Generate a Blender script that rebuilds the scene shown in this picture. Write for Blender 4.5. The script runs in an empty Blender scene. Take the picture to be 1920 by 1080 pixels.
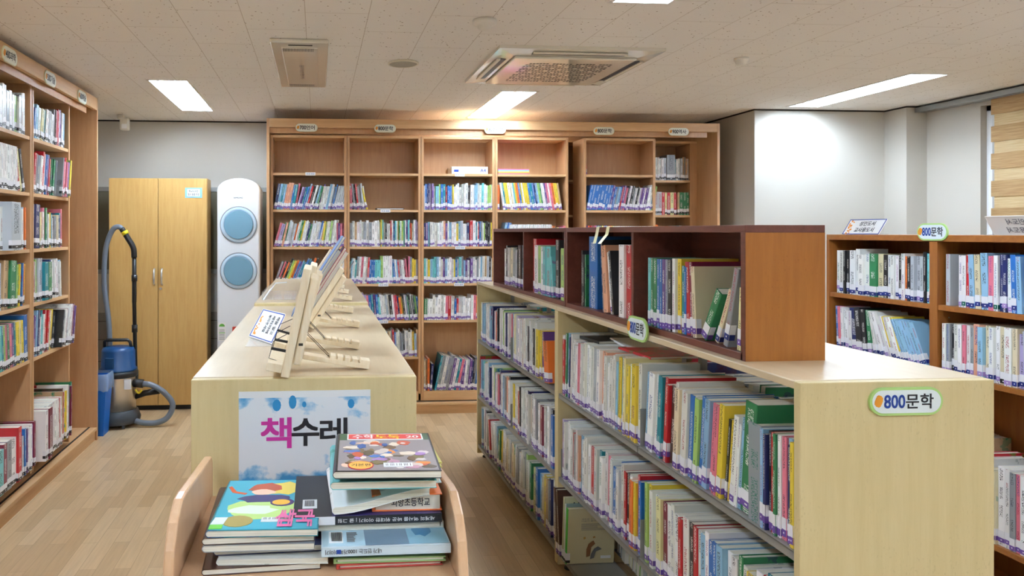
import bpy, math, random
from mathutils import Vector, Matrix
sc = bpy.context.scene
COL = sc.collection
R = math.radians
random.seed(7)

# ------------------------------------------------------------------ camera, world, exposure
F_PX, PX, PY, EYE = 1350.0, 700.0, 434.0, 1.55
YAW = math.atan(.077)
cam = bpy.data.cameras.new('camera'); co = bpy.data.objects.new('camera', cam); COL.objects.link(co)
co.location = (0, 0, EYE); co.rotation_euler = (R(90), 0, -YAW)
cam.sensor_width = 36; cam.lens = 36*F_PX/1920; cam.clip_start = .05
cam.shift_x = (960-PX)/1920; cam.shift_y = (PY-540)/1920
sc.camera = co
sc.view_settings.view_transform = 'Standard'; sc.view_settings.look = 'None'
sc.view_settings.gamma = 1; sc.view_settings.use_curve_mapping = False
sc.view_settings.exposure = 0.54
try:
    sc.cycles.use_denoising = True; sc.cycles.max_bounces = 8
    sc.cycles.diffuse_bounces = 5; sc.cycles.glossy_bounces = 3
except Exception: pass
world = bpy.data.worlds.new('world'); sc.world = world; world.use_nodes = True
wb = world.node_tree.nodes['Background']; wb.inputs[0].default_value = (.80, .90, 1, 1); wb.inputs[1].default_value = 1.5
sun = bpy.data.lights.new('sun', 'SUN'); sun.energy = 7; sun.angle = R(7); sun.color = (1, .97, .93)
so = bpy.data.objects.new('sun', sun); COL.objects.link(so)
so.rotation_euler = Vector((-1, 2.9, -.23)).to_track_quat('-Z', 'Y').to_euler()
TUBE_POWER = 62.0

# ------------------------------------------------------------------ helpers
def tag(o, label=None, cat=None, group=None, kind=None):
    if label: o['label'] = label
    if cat: o['category'] = cat
    if group: o['group'] = group
    if kind: o['kind'] = kind
    return o
def empty(name, loc=(0, 0, 0), rz=0, label=None, cat=None, group=None, kind=None):
    o = bpy.data.objects.new(name, None); COL.objects.link(o)
    o.location = loc; o.rotation_euler = (0, 0, rz); o.empty_display_size = .05
    return tag(o, label, cat, group, kind)
class MB:
    def __init__(s): s.v = []; s.f = []; s.m = []; s.c = []; s.sm = []; s.uv = {}
    def face(s, idx, mat=0, col=None, smooth=False, uv=None):
        s.f.append(tuple(idx)); s.m.append(mat); s.c.append(col or (1, 1, 1)); s.sm.append(smooth)
        if uv: s.uv[len(s.f)-1] = uv
    def box(s, x0, x1, y0, y1, z0, z1, mat=0, col=None, M=None):
        b = len(s.v)
        P = [(x0,y0,z0),(x1,y0,z0),(x1,y1,z0),(x0,y1,z0),(x0,y0,z1),(x1,y0,z1),(x1,y1,z1),(x0,y1,z1)]
        if M is not None: P = [tuple(M @ Vector(p)) for p in P]
        s.v += P
        for f in ((0,3,2,1),(4,5,6,7),(0,1,5,4),(1,2,6,5),(2,3,7,6),(3,0,4,7)):
            s.face([b+i for i in f], mat, col)
        return s
    def prism(s, pts, h0, h1, axis='z', mat=0, col=None, smooth=False, M=None):
        n = len(pts); b = len(s.v)
        def mk(p, h):
            if axis == 'z': q = (p[0], p[1], h)
            elif axis == 'y': q = (p[0], h, p[1])
            else: q = (h, p[0], p[1])
            return tuple(M @ Vector(q)) if M is not None else q
        s.v += [mk(p, h0) for p in pts] + [mk(p, h1) for p in pts]
        s.face([b+i for i in range(n)][::-1], mat, col); s.face([b+n+i for i in range(n)], mat, col)
        for i in range(n):
            j = (i+1) % n; s.face((b+i, b+j, b+n+j, b+n+i), mat, col, smooth)
        return s
    def tube(s, pts, r, n=10, mat=0, col=None, caps=True, M=None):
        pts = [Vector(p) for p in pts]; b = len(s.v); N = len(pts); up = None
        rr = r if isinstance(r, (list, tuple)) else [r]*N
        for i, p in enumerate(pts):
            t = (pts[min(i+1, N-1)] - pts[max(i-1, 0)]).normalized()
            if up is None: up = Vector((0, 0, 1)) if abs(t.z) < .9 else Vector((1, 0, 0))
            a = t.cross(up).normalized(); up = a.cross(t).normalized()
            for k in range(n):
                q = p + (a*math.cos(2*math.pi*k/n) + up*math.sin(2*math.pi*k/n))*rr[i]
                s.v.append(tuple(M @ q) if M is not None else tuple(q))
        for i in range(N-1):
            for k in range(n):
                k2 = (k+1) % n
                s.face((b+i*n+k, b+i*n+k2, b+(i+1)*n+k2, b+(i+1)*n+k), mat, col, True)
        if caps:
            s.face([b+k for k in range(n)][::-1], mat, col); s.face([b+(N-1)*n+k for k in range(n)], mat, col)
        return s
    def lathe(s, prof, cx=0, cy=0, n=32, mat=0, col=None, smooth=True, flat=()):
        b = len(s.v); N = len(prof)
        for (r, z) in prof:
            for k in range(n):
                a = 2*math.pi*k/n; s.v.append((cx+r*math.cos(a), cy+r*math.sin(a), z))
        for i in range(N-1):
            for k in range(n):
                k2 = (k+1) % n
                s.face((b+i*n+k, b+i*n+k2, b+(i+1)*n+k2, b+(i+1)*n+k), mat, col, smooth)
        s.face([b+k for k in range(n)][::-1], mat, col); s.face([b+(N-1)*n+k for k in range(n)], mat, col)
        return s
    def join_mesh(s, me, M, mat=0, col=None):
        b = len(s.v); s.v += [tuple(M @ v.co) for v in me.vertices]
        for p in me.polygons: s.face([b+i for i in p.vertices], mat, col)
        return s
    def build(s, name, mats, parent=None, loc=None, rz=0, bevel=0, **kw):
        me = bpy.data.meshes.new(name); me.from_pydata(s.v, [], s.f)
        if not isinstance(mats, (list, tuple)): mats = [mats]
        for m in mats: me.materials.append(m)
        me.polygons.foreach_set('material_index', s.m); me.polygons.foreach_set('use_smooth', s.sm)
        if any(c != (1, 1, 1) for c in s.c):
            ca = me.color_attributes.new('Col', 'FLOAT_COLOR', 'CORNER'); d = []
            for p, c in zip(me.polygons, s.c): d += [c[0], c[1], c[2], 1]*p.loop_total
            ca.data.foreach_set('color', d)
        if s.uv:
            ul = me.uv_layers.new(name='UVMap')
            for fi, uv in s.uv.items():
                ls = me.polygons[fi].loop_start
                for k, q in enumerate(uv): ul.data[ls+k].uv = q
        me.update()
        o = bpy.data.objects.new(name, me); COL.objects.link(o)
        if parent is not None: o.parent = parent
        if loc is not None: o.location = loc
        o.rotation_euler.z = rz
        if bevel:
            bv = o.modifiers.new('bevel', 'BEVEL'); bv.width = bevel; bv.segments = 2; bv.limit_method = 'ANGLE'; bv.angle_limit = R(40)
        return tag(o, **kw) if kw else o

_txt = {}
def text_mesh(body, bold=0.0):
    k = (body, bold)
    if k not in _txt:
        c = bpy.data.curves.new('lettering', 'FONT'); c.body = body; c.offset = bold; c.resolution_u = 3
        o = bpy.data.objects.new('lettering', c); COL.objects.link(o)
        bpy.context.view_layer.update()
        me = bpy.data.meshes.new_from_object(o.evaluated_get(bpy.context.evaluated_depsgraph_get()))
        bpy.data.objects.remove(o); bpy.data.curves.remove(c)
        xs = [v.co.x for v in me.vertices]; ys = [v.co.y for v in me.vertices]
        _txt[k] = (me, min(xs), max(xs), min(ys), max(ys))
    return _txt[k]
def put_text(mb, body, x0, x1, z0, z1, y=0, mat=0, bold=.02, col=None, M=None, flip=False):
    """lettering filling the rectangle x0..x1, z0..z1 in the xz plane, facing -y"""
    me, a, b, c, d = text_mesh(body)
    sx = (x1-x0)/(b-a); sz = (z1-z0)/(d-c)
    for kk, (dx, dz) in enumerate(((-1, -1), (1, -1), (1, 1), (-1, 1)) if bold > 0 else ((0, 0),)):
        T = Matrix(((sx, 0, 0, x0-a*sx+dx*bold*abs(sz)*.5), (0, 0, 0, y-.00006*kk), (0, sz, 0, z0-c*sz+dz*bold*abs(sz)*.5), (0, 0, 0, 1)))
        if M is not None: T = M @ T
        mb.join_mesh(me, T, mat, col)

# ------------------------------------------------------------------ materials
def srgb(r, g, b):
    f = lambda c: ((c/255+.055)/1.055)**2.4 if c/255 > .04045 else c/255/12.92
    return (f(r), f(g), f(b))
def mat(name, col, rough=.5, metal=0, emit=0, spec=.5, trans=0, alpha=1, coat=0):
    m = bpy.data.materials.new(name); m.use_nodes = True; p = m.node_tree.nodes['Principled BSDF']
    p.inputs['Base Color'].default_value = (*col, 1); p.inputs['Roughness'].default_value = rough
    p.inputs['Metallic'].default_value = metal; p.inputs['Specular IOR Level'].default_value = spec
    if trans: p.inputs['Transmission Weight'].default_value = trans
    if alpha < 1: p.inputs['Alpha'].default_value = alpha
    if coat: p.inputs['Coat Weight'].default_value = coat
    if emit: p.inputs['Emission Color'].default_value = (*col, 1); p.inputs['Emission Strength'].default_value = emit
    return m
def N(m, t, **kw):
    n = m.node_tree.nodes.new(t)
    for k, v in kw.items():
        if k.startswith('i_'):
            n.inputs[int(k[2:]) if k[2:].isdigit() else k[2:]].default_value = v
        else: setattr(n, k, v)
    return n
def L(m, a, b): m.node_tree.links.new(a, b)
def wood(name, c1, c2, axis=2, rough=.4, scale=1.0, dots=0.0, bump=.05, spec=.5):
    """laminate with grain running along one axis of the object"""
    m = mat(name, c1, rough, spec=spec); p = m.node_tree.nodes['Principled BSDF']
    tc = N(m, 'ShaderNodeTexCoord'); mp = N(m, 'ShaderNodeMapping'); L(m, tc.outputs['Object'], mp.inputs[0])
    sc_ = [14*scale]*3; sc_[axis] = 1.1*scale; mp.inputs['Scale'].default_value = sc_
    n1 = N(m, 'ShaderNodeTexNoise'); n1.inputs['Scale'].default_value = 3; n1.inputs['Detail'].default_value = 6; n1.inputs['Distortion'].default_value = .6
    L(m, mp.outputs[0], n1.inputs[0])
    n2 = N(m, 'ShaderNodeTexNoise'); n2.inputs['Scale'].default_value = 14; n2.inputs['Detail'].default_value = 3
    L(m, mp.outputs[0], n2.inputs[0])
    ad = N(m, 'ShaderNodeMath', operation='MULTIPLY_ADD'); L(m, n2.outputs[0], ad.inputs[0]); ad.inputs[1].default_value = .4; L(m, n1.outputs[0], ad.inputs[2])
    rp = N(m, 'ShaderNodeValToRGB'); L(m, ad.outputs[0], rp.inputs[0])
    rp.color_ramp.elements[0].position = .42; rp.color_ramp.elements[0].color = (*c2, 1)
    rp.color_ramp.elements[1].position = .88; rp.color_ramp.elements[1].color = (*c1, 1)
    out = rp.outputs[0]
    if dots:
        mp2 = N(m, 'ShaderNodeMapping'); L(m, tc.outputs['Object'], mp2.inputs[0])
        s2 = [260]*3; s2[axis] = 110; mp2.inputs['Scale'].default_value = s2
        vo = N(m, 'ShaderNodeTexNoise'); vo.inputs['Scale'].default_value = 1; vo.inputs['Detail'].default_value = 0; L(m, mp2.outputs[0], vo.inputs[0])
        r2 = N(m, 'ShaderNodeValToRGB'); L(m, vo.outputs[0], r2.inputs[0])
        r2.color_ramp.elements[0].position = .68; r2.color_ramp.elements[1].position = .76
        big = N(m, 'ShaderNodeTexNoise'); big.inputs['Scale'].default_value = 5; L(m, tc.outputs['Object'], big.inputs[0])
        r3 = N(m, 'ShaderNodeValToRGB'); L(m, big.outputs[0], r3.inputs[0]); r3.color_ramp.elements[0].position = .45; r3.color_ramp.elements[1].position = .62
        mu = N(m, 'ShaderNodeMath', operation='MULTIPLY'); L(m, r2.outputs[0], mu.inputs[0]); L(m, r3.outputs[0], mu.inputs[1])
        mu2 = N(m, 'ShaderNodeMath', operation='MULTIPLY'); L(m, mu.outputs[0], mu2.inputs[0]); mu2.inputs[1].default_value = dots
        mx = N(m, 'ShaderNodeMix', data_type='RGBA'); L(m, mu2.outputs[0], mx.inputs[0]); L(m, out, mx.inputs[6])
        mx.inputs[7].default_value = (c2[0]*.55, c2[1]*.5, c2[2]*.4, 1); out = mx.outputs[2]
    L(m, out, p.inputs['Base Color'])
    if bump:
        bp = N(m, 'ShaderNodeBump'); bp.inputs['Strength'].default_value = bump; bp.inputs['Distance'].default_value = .002
        L(m, n2.outputs[0], bp.inputs['Height']); L(m, bp.outputs[0], p.inputs['Normal'])
    return m
M = {}
M['beech_panel'] = wood('pale beech end panel', srgb(214, 196, 150), srgb(206, 187, 138), 2, .45, dots=.22)
M['beech_top'] = wood('pale beech worktop', srgb(214, 194, 162), srgb(205, 184, 150), 1, .28)
M['beech_h'] = wood('pale beech edge', srgb(216, 196, 156), srgb(204, 180, 138), 1, .42)
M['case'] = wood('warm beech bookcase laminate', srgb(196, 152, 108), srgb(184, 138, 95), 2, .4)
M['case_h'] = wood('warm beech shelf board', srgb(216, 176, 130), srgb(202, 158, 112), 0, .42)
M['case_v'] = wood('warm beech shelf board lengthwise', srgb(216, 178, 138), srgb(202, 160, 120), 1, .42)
M['locker'] = wood('yellow beech locker door', srgb(208, 168, 102), srgb(196, 152, 86), 2, .4)
M['box_side'] = wood('orange brown wood side', srgb(162, 100, 34), srgb(150, 90, 26), 2, .38, scale=1.6, dots=.4)
M['box_dark'] = wood('dark mahogany board', srgb(112, 62, 50), srgb(94, 48, 36), 1, .35)
M['walnut'] = wood('golden brown bookcase wood', srgb(158, 98, 42), srgb(138, 80, 30), 1, .4)
M['walnut_v'] = wood('golden brown upright wood', srgb(154, 95, 40), srgb(134, 76, 28), 2, .4)
M['cart'] = wood('peach beech trolley panel', srgb(216, 176, 138), srgb(206, 162, 124), 2, .28)
M['pine'] = wood('raw pale pine', srgb(242, 228, 202), srgb(230, 208, 172), 2, .55, scale=1.6)
M['steel_shelf'] = mat('grey painted steel shelf', srgb(150, 148, 142), .4, .25)
M['wire'] = mat('steel wire', srgb(90, 84, 76), .3, .9)
M['chrome'] = mat('chrome', srgb(225, 225, 225), .3, .8)
M['drum'] = mat('polished steel drum', srgb(226, 214, 196), .33, .85)
M['black'] = mat('black plastic', srgb(26, 26, 28), .4)
M['rubber'] = mat('dark grey rubber', srgb(54, 58, 64), .45)
M['hose'] = mat('grey ribbed hose', srgb(112, 122, 134), .42)
M['blue_plastic'] = mat('blue moulded plastic', srgb(6, 66, 116), .35)
M['bin_blue'] = mat('bright blue plastic', srgb(24, 104, 190), .45)
M['bag'] = mat('thin plastic bag', srgb(190, 215, 240), .2, alpha=.45)
M['yellow'] = mat('yellow plastic', srgb(236, 214, 30), .4)
M['white_gloss'] = mat('white glossy plastic', srgb(236, 240, 244), .18, coat=.3)
M['white'] = mat('white plastic', srgb(232, 230, 224), .4)
M['ivory'] = mat('ivory plastic', srgb(222, 216, 200), .3)
M['ac_blue'] = mat('blue grey fan disc', srgb(116, 158, 178), .25)
M['ac_ring'] = mat('pale blue ring', srgb(206, 226, 240), .3)
M['dark_gap'] = mat('dark gap', srgb(34, 26, 22), .8)
M['paper'] = mat('white paper', srgb(240, 240, 238), .6)
M['ink'] = mat('black ink', srgb(24, 24, 34), .6)
M['ink_blue'] = mat('deep blue ink', srgb(20, 62, 150), .6)
M['ink_grey'] = mat('grey ink', srgb(120, 120, 124), .6)
M['ink_red'] = mat('red ink', srgb(200, 36, 40), .6)
M['ink_magenta'] = mat('magenta ink', srgb(190, 42, 150), .6)
M['ink_pink'] = mat('pink ink', srgb(226, 110, 160), .5)
M['ink_green'] = mat('green ink', srgb(150, 200, 110), .5)
M['ink_orange'] = mat('orange ink', srgb(236, 150, 40), .5)
M['ink_yellow'] = mat('yellow ink', srgb(248, 222, 60), .5)
M['plaque'] = mat('cream plaque', srgb(238, 240, 226), .35)
M['plaque_new'] = mat('pale plaque', srgb(232, 242, 246), .3)
M['plaque_rim'] = mat('lime plaque rim', srgb(176, 212, 130), .4)
M['plaque_rim_old'] = mat('cream plaque rim', srgb(222, 220, 186), .4)
M['acrylic'] = mat('clear acrylic', (.95, .97, 1), .05, alpha=.22)
M['lens'] = mat('clear glossy cover', (.9, .9, .88), .12)
M['silver'] = mat('silver reflector', srgb(225, 228, 230), .25, .7)
M['mirror_panel'] = mat('glossy ivory panel', srgb(226, 222, 210), .12, coat=.6, spec=.8)
M['tube'] = mat('fluorescent tube', (.78, .92, 1.08), .5, emit=TUBE_POWER)
M['leaf'] = mat('lemon orange leaf', srgb(226, 150, 44), .5)
M['memo'] = mat('pale yellow memo', srgb(240, 236, 190), .6)
M['alu'] = mat('aluminium rail', srgb(150, 152, 150), .35, .6)
M['board_dark'] = mat('dark olive board', srgb(96, 92, 74), .5)
M['glass'] = mat('window glass', (1, 1, 1), .02)
def thin_glass(m):
    nt = m.node_tree; out = nt.nodes['Material Output']; tr = nt.nodes.new('ShaderNodeBsdfTransparent'); gl = nt.nodes.new('ShaderNodeBsdfGlossy'); gl.inputs['Roughness'].default_value = .02
    fr = nt.nodes.new('ShaderNodeFresnel'); fr.inputs[0].default_value = 1.45; mx = nt.nodes.new('ShaderNodeMixShader')
    nt.links.new(fr.outputs[0], mx.inputs[0]); nt.links.new(tr.outputs[0], mx.inputs[1]); nt.links.new(gl.outputs[0], mx.inputs[2]); nt.links.new(mx.outputs[0], out.inputs[0])
thin_glass(M['glass'])

def m_book():
    m = mat('printed book cover', (1, 1, 1), .32); p = m.node_tree.nodes['Principled BSDF']
    at = N(m, 'ShaderNodeAttribute', attribute_name='Col')
    uv = N(m, 'ShaderNodeUVMap', uv_map='UVMap'); sx = N(m, 'ShaderNodeSeparateXYZ'); L(m, uv.outputs[0], sx.inputs[0])
    # u: -1..1 across the spine, v: metres up the spine plus a per-book offset (blank faces use u = 5)
    ab = N(m, 'ShaderNodeMath', operation='ABSOLUTE'); L(m, sx.outputs[0], ab.inputs[0])
    inn = N(m, 'ShaderNodeMath', operation='LESS_THAN'); L(m, ab.outputs[0], inn.inputs[0]); inn.inputs[1].default_value = .55
    cb = N(m, 'ShaderNodeCombineXYZ'); 
    mu = N(m, 'ShaderNodeMath', operation='MULTIPLY'); L(m, sx.outputs[0], mu.inputs[0]); mu.inputs[1].default_value = 1.6
    mv = N(m, 'ShaderNodeMath', operation='MULTIPLY'); L(m, sx.outputs[1], mv.inputs[0]); mv.inputs[1].default_value = 240
    L(m, mu.outputs[0], cb.inputs[0]); L(m, mv.outputs[0], cb.inputs[1])
    no = N(m, 'ShaderNodeTexNoise'); no.inputs['Scale'].default_value = 1.6; no.inputs['Detail'].default_value = 1; L(m, cb.outputs[0], no.inputs[0])
    gt = N(m, 'ShaderNodeMath', operation='GREATER_THAN'); L(m, no.outputs[0], gt.inputs[0]); gt.inputs[1].default_value = .53
    # title blocks: low frequency along the spine
    mv2 = N(m, 'ShaderNodeMath', operation='MULTIPLY'); L(m, sx.outputs[1], mv2.inputs[0]); mv2.inputs[1].default_value = 14
    cb2 = N(m, 'ShaderNodeCombineXYZ'); L(m, mv2.outputs[0], cb2.inputs[1])
    n2 = N(m, 'ShaderNodeTexNoise'); n2.inputs['Scale'].default_value = 1; n2.inputs['Detail'].default_value = 0; L(m, cb2.outputs[0], n2.inputs[0])
    g2 = N(m, 'ShaderNodeMath', operation='GREATER_THAN'); L(m, n2.outputs[0], g2.inputs[0]); g2.inputs[1].default_value = .47
    a1 = N(m, 'ShaderNodeMath', operation='MULTIPLY'); L(m, inn.outputs[0], a1.inputs[0]); L(m, gt.outputs[0], a1.inputs[1])
    a2 = N(m, 'ShaderNodeMath', operation='MULTIPLY'); L(m, a1.outputs[0], a2.inputs[0]); L(m, g2.outputs[0], a2.inputs[1])
    # ink colour: dark on light covers, light on dark covers
    bw = N(m, 'ShaderNodeRGBToBW'); L(m, at.outputs['Color'], bw.inputs[0])
    lt = N(m, 'ShaderNodeMath', operation='LESS_THAN'); L(m, bw.outputs[0], lt.inputs[0]); lt.inputs[1].default_value = .22
    wn = N(m, 'ShaderNodeTexWhiteNoise', noise_dimensions='1D')
    fl = N(m, 'ShaderNodeMath', operation='FLOOR'); L(m, sx.outputs[1], fl.inputs[0]); L(m, fl.outputs[0], wn.inputs[1])
    rp = N(m, 'ShaderNodeValToRGB'); L(m, wn.outputs[0], rp.inputs[0]); rp.color_ramp.interpolation = 'CONSTANT'
    e = rp.color_ramp.elements; e[0].color = (.02, .02, .03, 1); e[1].position = .55; e[1].color = (.02, .05, .25, 1)
    for pos, c in ((.7, (.35, .02, .04, 1)), (.8, (.02, .18, .12, 1)), (.88, (.25, .05, .22, 1))):
        x = e.new(pos); x.color = c
    mi = N(m, 'ShaderNodeMix', data_type='RGBA'); L(m, lt.outputs[0], mi.inputs[0]); L(m, rp.outputs[0], mi.inputs[6]); mi.inputs[7].default_value = (.8, .8, .75, 1)
    mx = N(m, 'ShaderNodeMix', data_type='RGBA'); L(m, a2.outputs[0], mx.inputs[0]); L(m, at.outputs['Color'], mx.inputs[6]); L(m, mi.outputs[2], mx.inputs[7])
    L(m, mx.outputs[2], p.inputs['Base Color']); p.inputs['Coat Weight'].default_value = .15
    return m
M['book'] = m_book()
def m_cover():
    """front covers: blotchy printed picture over the cover colour"""
    m = mat('printed picture cover', (1, 1, 1), .3); p = m.node_tree.nodes['Principled BSDF']
    at = N(m, 'ShaderNodeAttribute', attribute_name='Col'); tc = N(m, 'ShaderNodeTexCoord'); oi = N(m, 'ShaderNodeObjectInfo')
    ad = N(m, 'ShaderNodeVectorMath', operation='ADD'); L(m, tc.outputs['Object'], ad.inputs[0])
    rs = N(m, 'ShaderNodeMath', operation='MULTIPLY'); L(m, oi.outputs['Random'], rs.inputs[0]); rs.inputs[1].default_value = 37
    L(m, rs.outputs[0], ad.inputs[1])
    no = N(m, 'ShaderNodeTexNoise'); no.inputs['Scale'].default_value = 17; no.inputs['Detail'].default_value = 3; L(m, ad.outputs[0], no.inputs[0])
    r1 = N(m, 'ShaderNodeValToRGB'); L(m, no.outputs[0], r1.inputs[0]); r1.color_ramp.interpolation = 'CONSTANT'
    e = r1.color_ramp.elements; e[0].color = (0, 0, 0, 1); e[0].position = 0; e[1].position = .6; e[1].color = (.55, .55, .55, 1)
    x = e.new(.67); x.color = (.95, .95, .95, 1); x = e.new(.72); x.color = (0, 0, 0, 1)
    hs = N(m, 'ShaderNodeHueSaturation'); hs.inputs['Saturation'].default_value = 1.6; hs.inputs['Value'].default_value = .45; L(m, at.outputs['Color'], hs.inputs['Color'])
    mh = N(m, 'ShaderNodeMath', operation='ADD'); L(m, oi.outputs['Random'], mh.inputs[0]); mh.inputs[1].default_value = .2; L(m, mh.outputs[0], hs.inputs['Hue'])
    mx = N(m, 'ShaderNodeMix', data_type='RGBA'); L(m, r1.outputs[0], mx.inputs[0]); L(m, at.outputs['Color'], mx.inputs[6]); L(m, hs.outputs[0], mx.inputs[7])
    L(m, mx.outputs[2], p.inputs['Base Color'])
    return m
M['cover'] = m_cover()
def m_pages():
    m = mat('page edges', srgb(228, 222, 206), .7); p = m.node_tree.nodes['Principled BSDF']
    tc = N(m, 'ShaderNodeTexCoord'); mp = N(m, 'ShaderNodeMapping'); L(m, tc.outputs['UV'], mp.inputs[0])
    w = N(m, 'ShaderNodeTexNoise', noise_dimensions='2D'); w.inputs['Scale'].default_value = 1
    mp.inputs['Scale'].default_value = (900, 3, 1); L(m, mp.outputs[0], w.inputs[0])
    rp = N(m, 'ShaderNodeValToRGB'); L(m, w.outputs[0], rp.inputs[0])
    rp.color_ramp.elements[0].color = (*srgb(196, 188, 170), 1); rp.color_ramp.elements[0].position = .3
    rp.color_ramp.elements[1].color = (*srgb(234, 230, 216), 1); rp.color_ramp.elements[1].position = .55
    L(m, rp.outputs[0], p.inputs['Base Color']); return m
M['pages'] = m_pages()
M['tagpaper'] = mat('white call number paper', srgb(236, 236, 240), .35)
M['band_purple'] = mat('purple label band', srgb(110, 78, 160), .4)
M['band_navy'] = mat('navy label band', srgb(30, 46, 120), .4)
M['band_black'] = mat('black label band', srgb(28, 28, 30), .4)
M['band_green'] = mat('green label band', srgb(20, 104, 84), .4)
M['band_lilac'] = mat('lilac label band', srgb(168, 140, 200), .4)

def m_floor():
    m = mat('oak strip parquet', srgb(200, 168, 128), .33); p = m.node_tree.nodes['Principled BSDF']
    tc = N(m, 'ShaderNodeTexCoord'); mp = N(m, 'ShaderNodeMapping'); L(m, tc.outputs['Object'], mp.inputs[0])
    mp.inputs['Rotation'].default_value = (0, 0, R(90))
    br = N(m, 'ShaderNodeTexBrick', offset=.37, offset_frequency=2, squash=1); L(m, mp.outputs[0], br.inputs[0])
    br.inputs['Color1'].default_value = (*srgb(218, 190, 150), 1); br.inputs['Color2'].default_value = (*srgb(194, 163, 122), 1)
    br.inputs['Mortar'].default_value = (*srgb(176, 146, 110), 1); br.inputs['Scale'].default_value = 1
    br.inputs['Brick Width'].default_value = .46; br.inputs['Row Height'].default_value = .078; br.inputs['Mortar Size'].default_value = .0012
    mp3 = N(m, 'ShaderNodeMapping'); L(m, tc.outputs['Object'], mp3.inputs[0]); mp3.inputs['Scale'].default_value = (22, 1.6, 1)
    no = N(m, 'ShaderNodeTexNoise'); no.inputs['Scale'].default_value = 3; no.inputs['Detail'].default_value = 6; L(m, mp3.outputs[0], no.inputs[0])
    rp = N(m, 'ShaderNodeValToRGB'); L(m, no.outputs[0], rp.inputs[0])
    rp.color_ramp.elements[0].position = .3; rp.color_ramp.elements[0].color = (.86, .84, .82, 1); rp.color_ramp.elements[1].position = .65; rp.color_ramp.elements[1].color = (1, 1, 1, 1)
    mx = N(m, 'ShaderNodeMix', data_type='RGBA', blend_type='MULTIPLY'); mx.inputs[0].default_value = .8
    L(m, br.outputs[0], mx.inputs[6]); L(m, rp.outputs[0], mx.inputs[7]); L(m, mx.outputs[2], p.inputs['Base Color'])
    return m
M['floor'] = m_floor()
def m_ceiling():
    m = mat('pinholed ceiling tile', srgb(220, 211, 200), .85); p = m.node_tree.nodes['Principled BSDF']
    tc = N(m, 'ShaderNodeTexCoord')
    br = N(m, 'ShaderNodeTexBrick', offset=.5, offset_frequency=2); mp = N(m, 'ShaderNodeMapping'); L(m, tc.outputs['Object'], mp.inputs[0])
    mp.inputs['Rotation'].default_value = (0, 0, R(90)); mp.inputs['Location'].default_value = (.1, .06, 0); L(m, mp.outputs[0], br.inputs[0])
    br.inputs['Scale'].default_value = 1; br.inputs['Brick Width'].default_value = .6; br.inputs['Row Height'].default_value = .3; br.inputs['Mortar Size'].default_value = .0016
    br.inputs['Color1'].default_value = (*srgb(240, 238, 236), 1); br.inputs['Color2'].default_value = (*srgb(238, 236, 234), 1); br.inputs['Mortar'].default_value = (*srgb(196, 188, 180), 1)
    vo = N(m, 'ShaderNodeTexVoronoi'); vo.inputs['Scale'].default_value = 38; L(m, tc.outputs['Object'], vo.inputs[0])
    lt = N(m, 'ShaderNodeMath', operation='LESS_THAN'); L(m, vo.outputs['Distance'], lt.inputs[0]); lt.inputs[1].default_value = .15
    ns = N(m, 'ShaderNodeTexNoise'); ns.inputs['Scale'].default_value = 40; L(m, tc.outputs['Object'], ns.inputs[0])
    g = N(m, 'ShaderNodeMath', operation='GREATER_THAN'); L(m, ns.outputs[0], g.inputs[0]); g.inputs[1].default_value = .5
    mu = N(m, 'ShaderNodeMath', operation='MULTIPLY'); L(m, lt.outputs[0], mu.inputs[0]); L(m, g.outputs[0], mu.inputs[1])
    mx = N(m, 'ShaderNodeMix', data_type='RGBA'); L(m, mu.outputs[0], mx.inputs[0]); L(m, br.outputs[0], mx.inputs[6]); mx.inputs[7].default_value = (*srgb(150, 134, 120), 1)
    L(m, mx.outputs[2], p.inputs['Base Color']); return m
M['ceiling'] = m_ceiling()
def m_wall():
    m = mat('cream wallpaper', srgb(192, 187, 177), .7); p = m.node_tree.nodes['Principled BSDF']
    tc = N(m, 'ShaderNodeTexCoord'); no = N(m, 'ShaderNodeTexNoise'); no.inputs['Scale'].default_value = 160; L(m, tc.outputs['Object'], no.inputs[0])
    bp = N(m, 'ShaderNodeBump'); bp.inputs['Strength'].default_value = .12; bp.inputs['Distance'].default_value = .002
    L(m, no.outputs[0], bp.inputs['Height']); L(m, bp.outputs[0], p.inputs['Normal']); return m
M['wall'] = m_wall()
def m_blind(name, c1, c2):
    m = mat(name, c1, .8); p = m.node_tree.nodes['Principled BSDF']
    tc = N(m, 'ShaderNodeTexCoord'); mp = N(m, 'ShaderNodeMapping'); L(m, tc.outputs['Object'], mp.inputs[0]); mp.inputs['Scale'].default_value = (1, 3, 90)
    no = N(m, 'ShaderNodeTexNoise'); no.inputs['Scale'].default_value = 2; no.inputs['Detail'].default_value = 4; L(m, mp.outputs[0], no.inputs[0])
    rp = N(m, 'ShaderNodeValToRGB'); L(m, no.outputs[0], rp.inputs[0]); rp.color_ramp.elements[0].position = .35; rp.color_ramp.elements[1].position = .65
    rp.color_ramp.elements[0].color = (*c2, 1); rp.color_ramp.elements[1].color = (*c1, 1)
    L(m, rp.outputs[0], p.inputs['Base Color'])
    p.inputs['Transmission Weight'].default_value = .0
    tr = N(m, 'ShaderNodeBsdfTranslucent'); L(m, rp.outputs[0], tr.inputs[0]); ms = N(m, 'ShaderNodeMixShader'); ms.inputs[0].default_value = .4
    out = m.node_tree.nodes['Material Output']; L(m, p.outputs[0], ms.inputs[1]); L(m, tr.outputs[0], ms.inputs[2]); L(m, ms.outputs[0], out.inputs[0])
    return m
M['blind_dark'] = m_blind('tan woven blind band', srgb(206, 176, 130), srgb(176, 142, 96))
M['blind_light'] = m_blind('pale woven blind band', srgb(226, 208, 168), srgb(206, 180, 134))
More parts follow.
